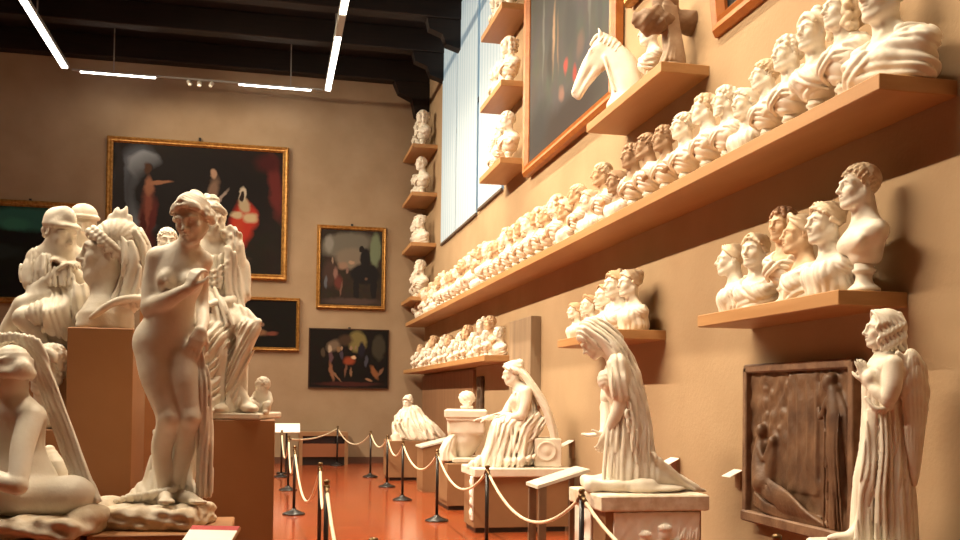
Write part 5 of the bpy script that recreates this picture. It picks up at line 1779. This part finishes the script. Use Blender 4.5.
# ------------------------------------------------------------------ pedestals
def pedestal(x0, x1, y0, y1, z, label, mt=PED, gap=None):
    t = thing('pedestal', label, 'pedestal', ((x0 + x1) / 2, (y0 + y1) / 2, 0))
    w, d = (x1 - x0) / 2, (y1 - y0) / 2
    obj('shaft', MB().box((-w, -d, .06), (w, d, z), bev=.006), mt, t)
    obj('foot', MB().box((-w + .03, -d + .03, 0), (w - .03, d - .03, .06)), BLACK, t)
    return t
# ------------------------------------------------------------------ statues on their pedestals, left group
make_venus((-.458, 5.261, 1.076))
pedestal(-.84, -.17, 4.93, 5.60, .968, 'low brown pedestal under the standing nude statue')
make_crouching((-1.076, 5.05, 1.051))
pedestal(-1.62, -.87, 4.76, 5.34, .966, 'brown pedestal under the crouching nude at the left edge')
make_colossal_head((-.972, 6.164, 2.038))
pedestal(-1.126, -.766, 5.86, 6.44, 2.032, 'tall brown pedestal under the colossal bust with the diadem')
make_garland_bust((-1.258, 5.99, 1.447))
pedestal(-1.48, -1.135, 5.85, 6.13, 1.445, 'pedestal hidden behind the crouching nude, under the bust with thick curls')
make_shepherd((-1.345, 6.50, 1.86))
pedestal(-1.86, -1.14, 6.17, 6.74, 1.855, 'pedestal under the seated youth in the pointed cap', PED)
make_capped_companion((-1.252, 6.93, 2.53))
pedestal(-1.46, -1.05, 6.80, 7.10, 2.445, 'pedestal behind the seated youth, under the head in the round cap', PED)
make_seated_robed((-.245, 6.614, 1.50))
pedestal(-.52, .047, 6.26, 6.98, 1.497, 'brown pedestal under the seated robed woman, its right edge against the aisle')
make_putto((-.05, 6.50, 1.530))

# statues along the right wall
make_kneeler((2.93, 7.39, .915))
t = pedestal(2.53, 3.32, 6.97, 7.70, .80, 'wooden pedestal with white carved panels under the kneeling veiled woman', PEDL)
WREL = mat('white_relief', (.88, .83, .76), .6, (.80, .73, .63), 8, .2, 40)
b = Sculpt(.006)
b.box((0, 0, 0), (.355, .012, .33), rnd=.006, disp=lambda x, y, z: .002 * np.sin(60 * x) * np.sin(50 * z))
for (x, z, s) in ((-.10, .12, 1.0), (.06, .16, 1.15)):              # two busts of children among leaves
    b.el((x, -.022, z), (.042 * s, .03, .048 * s), k=.01)
    b.el((x, -.026, z + .04 * s), (.046 * s, .03, .026 * s), k=.006, disp=lambda x, y, z: .006 * ridge(50 * x))
    b.el((x + .01, -.016, z - .09 * s), (.075 * s, .025, .06 * s), k=.02)
    b.tube([(x - .06, -.02, z - .07), (x - .14, -.02, z - .10)], [.02, .014], k=.012)
    b.tube([(x + .06, -.02, z - .08), (x + .13, -.02, z - .03)], [.02, .014], k=.012)
for i in range(7):
    x = .17 + .025 * i
    b.tube([(x - .02, -.014, .02), (x, -.018, .12 + .02 * (i % 3)), (x + .012, -.014, .20 - .03 * (i % 2))], [.004, .009, .004], k=.006, n=8)
for i in range(12):
    b.tube([(-.30 + .05 * i, -.014, -.05), (-.28 + .05 * i, -.02, -.13 - .02 * (i % 3)), (-.30 + .05 * i, -.014, -.28)], [.008, .014, .008], k=.01, n=8)
o = obj('relief_panel', b, WREL, t, loc=(.02, -.375, .462), label='white relief panel with two small heads')
b = Sculpt(.006)
b.box((0, 0, 0), (.012, .20, .36), rnd=.006)
for i in range(4):
    b.el((-.014, .0, .24 - .15 * i), (.02, .08, .055), k=.015, disp=lambda x, y, z: .006 * np.sin(50 * y) * np.sin(60 * z))
obj('side_panel', b, WREL, t, loc=(-.405, .12, .43), label='narrow white relief panel')
make_angel((3.40, 4.80, .862))
pedestal(3.07, 3.64, 4.53, 5.07, .80, 'pedestal under the praying angel', PEDL)
t = make_mourner((3.16, 11.92, .725))
t.scale = (1.10,) * 3
t = pedestal(2.49, 3.70, 11.55, 12.16, .684, 'wide wooden pedestal under the seated veiled woman', PEDL)
b = Sculpt(.008)
b.box((0, 0, 0), (.012, .07, .27), rnd=.006)
for i in range(4):
    b.el((-.012, 0, .19 - .125 * i), (.018, .05, .045), k=.015, disp=lambda x, y, z: .005 * np.sin(60 * y) * np.sin(60 * z))
obj('side_panel', b, WREL, t, loc=(-.616, -.22, .42), label='narrow white relief strip')
t = make_sarcophagus((2.98, 14.52, .72))
t.scale = (1.24,) * 3
pedestal(2.60, 3.42, 13.95, 14.98, .68, 'wooden pedestal under the pale coffer', PEDL)
t = make_cloth_heap((2.68, 14.40, .69))
t.scale = (1.0,) * 3
t = thing('stone_head', 'round turbaned head lying on the lid of the pale coffer', 'sculpture', (2.985, 14.45, 1.495), -YAW)
b = Sculpt(.008)
head(b, (0, 0, .13), rotm(rz=.4), 1.0)
obj('head', b, PLASTER, t)
b = Sculpt(.008)
b.el((0, .02, .165), (.125, .13, .105), k=.02, disp=lambda x, y, z: .008 * ridge(16 * z + 12 * x))
b.box((0, .01, .02), (.10, .10, .022), rnd=.02)
obj('turban', b, PLASTER, t)
make_recliner((2.945, 19.443, .80))
pedestal(2.36, 3.52, 19.02, 19.90, .79, 'wooden pedestal under the far reclining draped figure', PEDL)

# ------------------------------------------------------------------ busts
STY = {  # key: (hair, drapery, base, female, description, wide)
    'smooth': ('smooth', 'tunic', 'none', True, 'plaster bust of a woman with smooth drawn-back hair', .78),
    'bunned': ('bun', 'cape', 'none', True, 'plaster bust of a woman with a high bun', .78),
    'curly': ('curls', 'toga', 'socle', False, 'plaster bust of a curly-haired man on a turned foot', .80),
    'banded': ('band', 'cape', 'none', True, 'plaster bust of a woman with a raised hair band', .78),
    'coiled': ('bun', 'tunic', 'none', True, 'plaster bust of a woman with coiled wavy hair', .78),
    'bare': ('short', 'none', 'socle', False, 'bare-chested plaster bust of a short-haired man on a turned foot', .8),
    'bearded': ('beard', 'toga', 'socle', False, 'plaster bust of a bearded man in a cloak', .82),
    'long': ('long', 'tunic', 'block', True, 'plaster bust of a long-haired sitter on a block', .85),
    'wigged': ('wig', 'toga', 'socle', False, 'plaster bust of a man in a full curled wig', .82),
    'knotted': ('topknot', 'cape', 'socle', True, 'plaster bust of a woman with a knot of hair on top', .80),
    'cropped': ('short', 'toga', 'socle', False, 'plaster bust of a short-haired man in a cloak', .82),
    'draped': ('bun', 'toga', 'none', True, 'broad draped plaster bust of a woman', 1.2),
}
SHORT = {'smooth': 'smooth-haired female bust', 'bunned': 'female bust with a bun', 'curly': 'curly-haired male bust', 'banded': 'female bust with hair band', 'coiled': 'wavy-haired female bust', 'bare': 'bare-chested male bust', 'bearded': 'bearded male bust', 'long': 'long-haired bust', 'wigged': 'bust in curled wig', 'knotted': 'female bust with topknot', 'cropped': 'short-haired cloaked bust', 'draped': 'broad draped female bust'}
PROTO = {}
for i, (k, (hs, dr, ba, fe, de, wd)) in enumerate(STY.items()):
    PROTO[k] = bust_parts(hs, dr, ba, fe, seed=i + 1, h=.0052, wide=wd)
SMALL = {}
for i, k in enumerate(('curly', 'bunned', 'wigged', 'bearded', 'smooth', 'knotted')):
    hs, dr, ba, fe, de, wd = STY[k]
    SMALL[k] = bust_parts(hs, dr, ba, fe, seed=i + 1, h=.0095, wide=wd)
ORD = ['first', 'second', 'third', 'fourth', 'fifth', 'sixth', 'seventh', 'eighth', 'ninth', 'tenth', 'eleventh', 'twelfth', 'thirteenth', 'fourteenth', 'fifteenth', 'sixteenth', 'seventeenth', 'eighteenth', 'nineteenth', 'twentieth']


def ordinal(n):
    if n <= 20:
        return ORD[n - 1]
    tens = {2: ('twenty', 'twentieth'), 3: ('thirty', 'thirtieth'), 4: ('forty', 'fortieth'), 5: ('fifty', 'fiftieth'), 6: ('sixty', 'sixtieth')}[n // 10]
    return tens[1] if n % 10 == 0 else tens[0] + '-' + ORD[n % 10 - 1]


def bust(kind, loc, rz, s, label, group, small=False, mt=None, hm=None, mat2=None):
    t = thing('portrait_bust', label, 'bust', loc, rz, group, s)
    mt = mt or PLASTER
    for k, me in (SMALL if small else PROTO)[kind].items():
        o = bpy.data.objects.new(k, me)
        COL.objects.link(o)
        o.parent = t
        if not me.materials:
            me.materials.append(PLASTER)
        mm = {'hair': hm or mt, 'drapery': mat2 or mt, 'socle': mat2 or mt}.get(k, mt)
        o.material_slots[0].link = 'OBJECT'
        o.material_slots[0].material = mm
    return t


L90 = -PI / 2
# six busts of the short shelf
six = [('smooth', 6.98, 3.60, -1.95, 1.02, 'smallest white woman bust, far left end of the shelf of six', PLASTER, HAIR_T),
       ('bunned', 6.62, 3.60, -1.15, 1.06, 'woman bust with a high bun, second from the left of the shelf of six', PLASTER, HAIR_T),
       ('curly', 6.22, 3.60, -1.25, 1.0, 'brownish curly-haired bust, third from the left of the shelf of six', PLASTER_T, PLASTER_B),
       ('banded', 5.97, 3.60, -1.85, 1.10, 'woman bust with a pointed hair band, fourth from the left of the shelf of six', PLASTER_T, HAIR_T),
       ('coiled', 5.63, 3.58, -1.6, 1.14, 'white-faced woman bust in a tunic, fifth from the left of the shelf of six', PLASTER, HAIR_T),
       ('bare', 5.32, 3.62, -1.75, 1.15, 'tallest bust, bare-chested man on turned foot, near end of the shelf of six', PLASTER, HAIR_T)]
for k, y, x, rz, s, lab, m1, m2 in six:
    bust(k, (x, y, 2.34), rz, s, lab, 'busts on the shelf of six', mt=m1, hm=m2, mat2=PLASTER_W)
# long shelf; brown heads repeat the shadow of the high shelf above
seq = [('draped', 5.06, 1.34, -1.45), ('wigged', 5.44, 1.12, -1.6), ('knotted', 5.78, 1.08, -1.35), ('curly', 6.10, 1.02, -1.5), ('cropped', 6.42, .94, -1.75), ('coiled', 6.72, .98, -1.4), ('bearded', 7.05, .94, -1.65)]
kinds = ['curly', 'cropped', 'wigged', 'bearded', 'knotted', 'curly', 'bearded', 'cropped', 'coiled', 'curly', 'wigged', 'bare', 'knotted', 'bunned']
y = 7.42
i = 0
while y < 23.5:
    seq.append((kinds[(i * 7 + i // 5) % len(kinds)], y, .96 + .16 * rng.random(), -1.55 + rng.uniform(-.3, .3)))
    y += .405 + .05 * rng.random()
    i += 1
for n, (k, y, s, rz) in enumerate(seq):
    far = y > 12
    kk = k if not far or k in SMALL else list(SMALL)[n % 6]
    lab = '%s, %s from the near end of the longest shelf' % (SHORT[kk], ordinal(n + 1))
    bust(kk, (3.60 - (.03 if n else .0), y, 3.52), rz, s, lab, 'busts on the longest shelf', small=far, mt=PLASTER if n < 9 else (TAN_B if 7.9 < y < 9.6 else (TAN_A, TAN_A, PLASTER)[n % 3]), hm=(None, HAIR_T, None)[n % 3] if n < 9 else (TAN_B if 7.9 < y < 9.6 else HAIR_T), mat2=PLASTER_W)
# centre shelf above the kneeler
for n, (k, y, s, rz) in enumerate((('coiled', 9.17, 1.14, -1.45), ('bunned', 9.37, 1.16, -1.35), ('knotted', 9.56, .92, -1.4), ('smooth', 9.73, .98, -1.3), ('coiled', 9.98, .94, -1.4), ('banded', 10.24, .86, -1.3), ('smooth', 10.54, .84, -1.2), ('coiled', 10.74, .80, -1.5))):
    bust(k, (3.60 - .08 * (n % 2), y, 2.35), rz, s, '%s, %s from the near end above the kneeling woman' % (SHORT[k], ordinal(n + 1)), 'busts on the shelf above the kneeling woman', hm=TAN_A if n % 2 else HAIR_T)
# low far shelf: a back row and a front row
ks = list(SMALL)
for n in range(14):
    k = ks[(n * 5 + 1) % 6]
    bust(k, (3.62, 14.98 + .62 * n, 2.34), L90 + rng.uniform(-.1, .5), .84 + .18 * rng.random(), '%s, %s from the near end, back row, long lower shelf' % (SHORT[k], ordinal(n + 1)), 'back row of busts on the long lower shelf', small=True, mt=(PLASTER, PLASTER_T, PLASTER)[n % 3], mat2=PLASTER_W)
for n in range(14):
    k = ks[(n * 5 + 3) % 6]
    bust(k, (3.41, 15.05 + .61 * n, 2.34), L90 + rng.uniform(-.3, .4), .44 + .14 * rng.random(), 'small %s, %s from the near end, front row, long lower shelf' % (SHORT[k], ordinal(n + 1)), 'front row of small busts on the long lower shelf', small=True, mt=PLASTER_W)
# three small shelves beside the window
for z, w, kk in ((5.335, 'lowest', ('curly', 'knotted', 'bearded')), (6.525, 'middle', ('wigged', 'smooth', 'curly')), (7.72, 'topmost', ('bearded', 'bunned', 'wigged'))):
    for n, (yy, s) in enumerate(((14.46, 1.14), (14.94, 1.05), (15.38, .88))):
        bust(kk[n], (3.60, yy, z), L90 + (.35, -.3, .2)[n], s, '%s, %s from the near end, %s small shelf beside the window' % (SHORT[kk[n]], ordinal(n + 1), w), 'busts on the small shelves beside the window', small=True)
for z, w, kk in ((7.69, 'topmost', ('wigged', 'curly', 'bunned')), (6.54, 'second highest', ('curly', 'smooth', 'bearded')), (5.34, 'second lowest', ('bunned', 'bearded', 'curly')), (4.05, 'lowest', ('bearded', 'wigged', 'knotted'))):
    for n, (yy, s) in enumerate(((22.80, 1.3), (23.28, 1.1), (23.72, 1.0))):
        bust(kk[n], (3.54, yy, z), L90 + (.4, .1, -.2)[n], s, '%s, %s from the near end of the %s corner shelf' % (SHORT[kk[n]], ordinal(n + 1), w), 'busts on the corner shelves', small=True)
# high shelf
make_horse((3.41, 9.60, 4.687), math.radians(-26)).scale = (1.14,) * 3
bust('knotted', (3.62, 8.74, 4.685), -1.75, .98, 'white bust of a woman between the horse head and the dark twisted fragment', None, mt=PLASTER_W)
make_fragment((3.62, 8.32, 4.685), 0).scale = (1.08,) * 3
# the round head behind the standing nude
bust('bare', (-.78, 7.72, 2.33), .2, .86, 'small short-haired bust half hidden behind the shoulder of the standing nude', None)
pedestal(-.95, -.61, 7.56, 7.90, 2.33, 'tall pedestal behind the standing nude, under the small short-haired bust', PED)

# ------------------------------------------------------------------ rope barrier
def stanchion_meshes():
    base = MB().lathe([(.155, 0), (.158, .012), (.15, .02), (.12, .032), (.07, .052), (.035, .07), (.028, .085)], 28).mesh('stanchion_base')
    pole = MB().lathe([(.0205, .08), (.0205, .88)], 16).mesh('stanchion_pole')
    top = MB().lathe([(.021, .88), (.028, .885), (.029, .90), (.027, .912), (.018, .917), (.021, .926), (.026, .938), (.026, .948), (.018, .958), (.003, .961)], 20).mesh('stanchion_top')
    return base, pole, top


SB, SP, ST = stanchion_meshes()
left = [(.29, 20.0, 'farthest'), (.37, 17.2, 'second farthest'), (.38, 13.7, 'third farthest'), (.55, 10.25, 'second nearest'), (.49, 8.1, 'nearest')]
right = [(2.09, 19.9, 'farthest'), (2.17, 17.7, 'second farthest'), (2.14, 15.4, 'third farthest'), (2.24, 12.75, 'third nearest'), (2.24, 9.75, 'second nearest'), (2.40, 7.15, 'nearest')]
back = [(1.64, 23.2, 'rope post standing alone in front of the display case at the back')]


def stanchion(x, y, label, g):
    t = thing('rope_post', label, 'post', (x, y, 0), 0, g)
    obj('base', SB, BLACK, t)
    obj('pole', SP, BLACK, t)
    obj('top', ST, BRASS, t, label='dull brass top')
    return t


for x, y, w in left:
    stanchion(x, y, 'black rope post with brass top, %s of the row left of the aisle' % w, 'rope posts left of the aisle')
for x, y, w in right:
    stanchion(x, y, 'black rope post with brass top, %s of the row right of the aisle' % w, 'rope posts right of the aisle')
for x, y, w in back:
    stanchion(x, y, w, None)


def rope(a, b, sag, label, g):
    pts = []
    for i in range(33):
        q = i / 32
        c = 1 - (2 * q - 1) ** 2
        pts.append((a[0] + (b[0] - a[0]) * q, a[1] + (b[1] - a[1]) * q, .90 - sag * c))
    t = thing('barrier_rope', label, 'rope', (0, 0, 0), 0, g)
    obj('cord', MB().tube(pts, .0145, 8), ROPE, t)
    m = MB()
    m.tube([pts[0], pts[1]], .019, 8)
    obj('end_clip', m, BRASS, t)
    m = MB()
    m.tube([pts[-2], pts[-1]], .019, 8)
    obj('end_clip', m, BRASS, t)


for i, sag in enumerate((.42, .46, .52, .30)):
    rope(left[i], left[i + 1], sag, 'cream rope %s from the far end of the row left of the aisle' % ORD[i], 'ropes left of the aisle')
rope(left[4], (.52, 4.75), .40, 'cream rope running from the nearest left post towards the viewer', None)
for i, sag in enumerate((.22, .25, .30, .32, .35)):
    rope(right[i], right[i + 1], sag, 'cream rope %s from the far end of the row right of the aisle' % ORD[i], 'ropes right of the aisle')
stanchion(2.62, 4.6, 'rope post beyond the bottom right of the view', None)
stanchion(.52, 4.75, 'rope post just beyond the lower edge of the view', None)
rope(right[5], (2.62, 4.6), .35, 'cream rope from the nearest right post passing the relief pedestal', None)
rope(back[0], right[0], .30, 'cream rope crossing in front of the display case', None)
rope(left[1], back[0], .10, 'nearly taut cream rope running back to the display case', None)

# ------------------------------------------------------------------ reading desks, labels, display case
def reading_desk(label, x0, x1, y0, y1, z0, z1, mt, legs=True):
    t = thing('reading_desk', label, 'lectern', ((x0 + x1) / 2, (y0 + y1) / 2, 0))
    w, d = (x1 - x0) / 2, (y1 - y0) / 2
    m = MB()
    m.prism([(-w, z0 - .03), (w, z1 - .03), (w, z1), (-w, z0)], -d, d, 'y')
    obj('top_plate', m, METALG, t)
    m = MB()
    m.prism([(-w + .03, z0 + .0045), (w - .03, z1 - .004), (w - .03, z1 - .001), (-w + .03, z0 + .0075)], -d + .03, d - .03, 'y')
    obj('text_sheet', m, SHEET, t)
    if legs:
        for y in (-d + .03, d - .03):
            obj('leg', MB().box((-w + .02, y - .025, 0), (-w + .09, y + .025, z0 - .012)), mt, t)
        for y in (-d + .05, d - .05):
            obj('leg', MB().box((w - .08, y - .02, 0), (w - .04, y + .02, z1 - .038)), mt, t)
    else:
        m = MB()
        m.prism([(-w + .03, 0), (w - .03, 0), (w - .03, z1 - .035), (-w + .03, z0 - .03)], -d + .02, d - .02, 'y')
        obj('body', m, mt, t)
    return t


SHEET = mat('desk_sheet', (.56, .54, .46), .5)
DKW = mat('desk_brown_grey', (.20, .12, .07), .5, (.16, .095, .055), 4)
reading_desk('sloping reading desk on two legs between the kneeling and the seated veiled women', 2.42, 2.92, 8.48, 8.88, .86, 1.01, DKW)
reading_desk('sloping reading desk with a solid body beside the far reclining figure', 2.63, 3.36, 16.6, 17.3, .80, .98, PEDL, legs=False)
t = thing('reading_desk', 'small pale reading plate on a thin stand, at the far left of the aisle', 'lectern', (.40, 20.9, 0))
m = MB()
M = Matrix.Translation((0, 0, .97)) @ Matrix.Rotation(math.radians(50), 4, 'X')
m.box((-.28, -.12, -.012), (.28, .12, .012), M)
obj('top_plate', m, CARD, t)
obj('stem', MB().box((-.02, 0, .03), (.02, .04, .95)), BLACK, t)
obj('foot', MB().box((-.2, -.15, 0), (.2, .15, .03)), BLACK, t)
# label card leaning on the pedestal of the standing nude
t = thing('label_card', 'white label card with a red header on a slanted holder, below the standing nude', 'label', (-.27, 4.62, .865), 0)
M = Matrix.Translation((0, 0, .10)) @ Matrix.Rotation(math.radians(-16), 4, 'Z') @ Matrix.Rotation(math.radians(22), 4, 'X')
obj('card', MB().box((-.115, -.20, 0), (.115, .115, .006), M), CARD, t)
obj('header', MB().box((-.115, .115, 0), (.115, .155, .0065), M), RED, t)
obj('holder', MB().box((-.118, -.21, -.014), (.118, .157, -.001), M), PED, t)
obj('stem', MB().box((-.02, -.03, -.865), (.02, .03, .085)), BLACK, t)
obj('foot', MB().box((-.12, -.12, -.865), (.12, .12, -.845)), BLACK, t)
for n, (y, z, s, lab) in enumerate(((11.84, 1.09, 1.2, 'small sloped label bracket on the wall left of the kneeling woman'), (8.62, 1.07, 1.1, 'small sloped label bracket on the wall behind the feet of the kneeling woman'), (7.36, 1.06, .8, 'small sloped label on the wall beside the dark framed relief'))):
    t = thing('label_bracket', lab, 'label', (XW, y, z), 0, None, s)
    m = MB()
    m.prism([(0, -.16), (-.025, -.16), (-.03, .0), (-.02, .03), (0, .04)], -.06, .06, 'y')
    obj('bracket', m, PEDL, t)
    m = MB()
    m.prism([(-.16, -.045), (-.02, .025), (-.02, .032), (-.16, -.038)], -.09, .09, 'y')
    obj('card', m, CARD, t)
t = thing('display_case', 'low dark display case against the back wall', 'case', (1.33, 23.72, 0))
m = MB()
m.box((-.58, -.34, .70), (.58, .33, .80), bev=.008)
obj('top', m, PEDL, t)
obj('glass_front', MB().box((-.50, -.31, .52), (.50, -.29, .70)), mat('dark_glass', (.012, .012, .014), .08, spec=.6), t)
obj('panel', MB().box((-.50, -.32, .20), (.50, .30, .52)), mat('case_red_brown', (.25, .09, .04), .5), t)
obj('plinth', MB().box((-.50, -.26, 0), (.50, .30, .20)), BLACK, t)
for x in (-.58, .50):
    for y in (-.34, .25):
        obj('leg', MB().box((x, y, 0), (x + .08, y + .08, .70)), PEDL, t)

# ------------------------------------------------------------------ lamps
TUBE = emis('lamp_tube', (1, .93, .82), 9.0)
UNLIT = mat('lamp_unlit', (.42, .40, .34), .4)
ZL = 9.0


def strip(label, x, y0, segs, w):
    """line of lamps along the hall: segs of (start, end, lit)"""
    t = thing('ceiling_light', label, 'lamp', (x, 0, ZL))
    ya, yb = min(a for a, b, l in segs), max(b for a, b, l in segs)
    obj('housing', MB().box((-w, ya - .05, .0), (w, yb + .05, .09)), GREY, t)
    for a, b, l in segs:
        obj('diffuser', MB().box((-w + .015, a + .03, -.03), (w - .015, b - .03, .0)), TUBE if l else UNLIT, t)
    for y in np.arange(ya + .6, yb, 4.8):
        obj('hanger', MB().box((-.012, y - .012, .09), (.012, y + .012, ZC - ZL)), GREY, t)
    return t


segs = [(23.1 - 1.18 * (i + 1), 23.1 - 1.18 * i, i % 5 != 3) for i in range(15)]
strip('line of ceiling lamps running down the hall towards the window side', 1.27, 0, segs, .075)
segs = [(23.0 - 1.18 * (i + 1), 23.0 - 1.18 * i, i % 9 != 8) for i in range(15)]
strip('line of ceiling lamps running down the hall at the far left', -4.60, 0, segs, .078)
t = thing('ceiling_light', 'thin cross bar of ceiling lamps hanging in front of the back wall', 'lamp', (0, 23.24, ZL))
obj('housing', MB().box((-4.50, -.03, .02), (1.17, .03, .06)), GREY, t)
for a, b in ((-4.32, -2.68), (-.80, .88)):
    obj('tube', MB().box((a, -.018, -.012), (b, .018, .02)), TUBE, t)
for x in (-1.95, -1.70, -1.40):
    m = MB()
    m.lathe([(.035, -.12), (.05, -.10), (.05, .0), (.02, .02)], 14, Matrix.Translation((x, 0, 0)) @ Matrix.Rotation(.5 * (x + 1.7) * 4, 4, 'Y'))
    obj('spotlight', m, METALG, t)
for x in (-3.6, .4):
    obj('hanger', MB().box((x - .012, -.012, .06), (x + .012, .012, ZC - ZL)), GREY, t)


def area(loc, tgt, sx, sy, e, col, spread=PI):
    l = bpy.data.lights.new('lamp_light', 'AREA')
    l.shape, l.size, l.size_y, l.energy, l.color, l.spread = 'RECTANGLE', sx, sy, e, col, spread
    o = bpy.data.objects.new('lamp_light', l)
    COL.objects.link(o)
    o.location = loc
    d = (Vector(tgt) - Vector(loc)).normalized()
    z = -d
    y = Vector((0, 1, 0))
    x = y.cross(z).normalized()
    y = z.cross(x)
    o.rotation_euler = Matrix((x, y, z)).transposed().to_euler()
    return o


WARM = (1.0, .82, .585)
KEY, BACKW, FILL = 2450, 40, 1050
# the left line of lamps throws its light across on to the right wall
area((-4.60, 13.5, ZL - .05), (3.85, 13.5, 2.6), .2, 17, KEY, WARM, math.radians(120))
# the right line throws back to the left and down
area((1.27, 12.0, ZL - .05), (1.27, 12.0, 0), .17, 17, FILL, WARM, math.radians(132))
area((-1.6, 23.1, ZL - .06), (-1.6, 22.0, 0), 4.5, .08, BACKW, WARM)
# daylight through the blinds

w = bpy.data.worlds.new('world')
sc.world = w
w.use_nodes = True
w.node_tree.nodes['Background'].inputs[0].default_value = (.55, .62, .7, 1)
w.node_tree.nodes['Background'].inputs[1].default_value = .6

# ------------------------------------------------------------------ camera
c = bpy.data.cameras.new('camera')
c.sensor_width, c.lens = 36, 36
c.shift_y = .10776
o = bpy.data.objects.new('camera', c)
COL.objects.link(o)
pitch, roll = math.radians(1.5), math.radians(.7)
M = Matrix.Rotation(-YAW, 4, 'Z') @ Matrix.Rotation(pitch, 4, 'X') @ Matrix.Rotation(-roll, 4, 'Y') @ Matrix.Rotation(PI / 2, 4, 'X')
o.matrix_world = Matrix.Translation((0, 0, 1.65)) @ M
sc.camera = o
sc.view_settings.view_transform = 'Standard'
sc.view_settings.look = 'None'
sc.view_settings.gamma = 1
sc.view_settings.exposure = .12
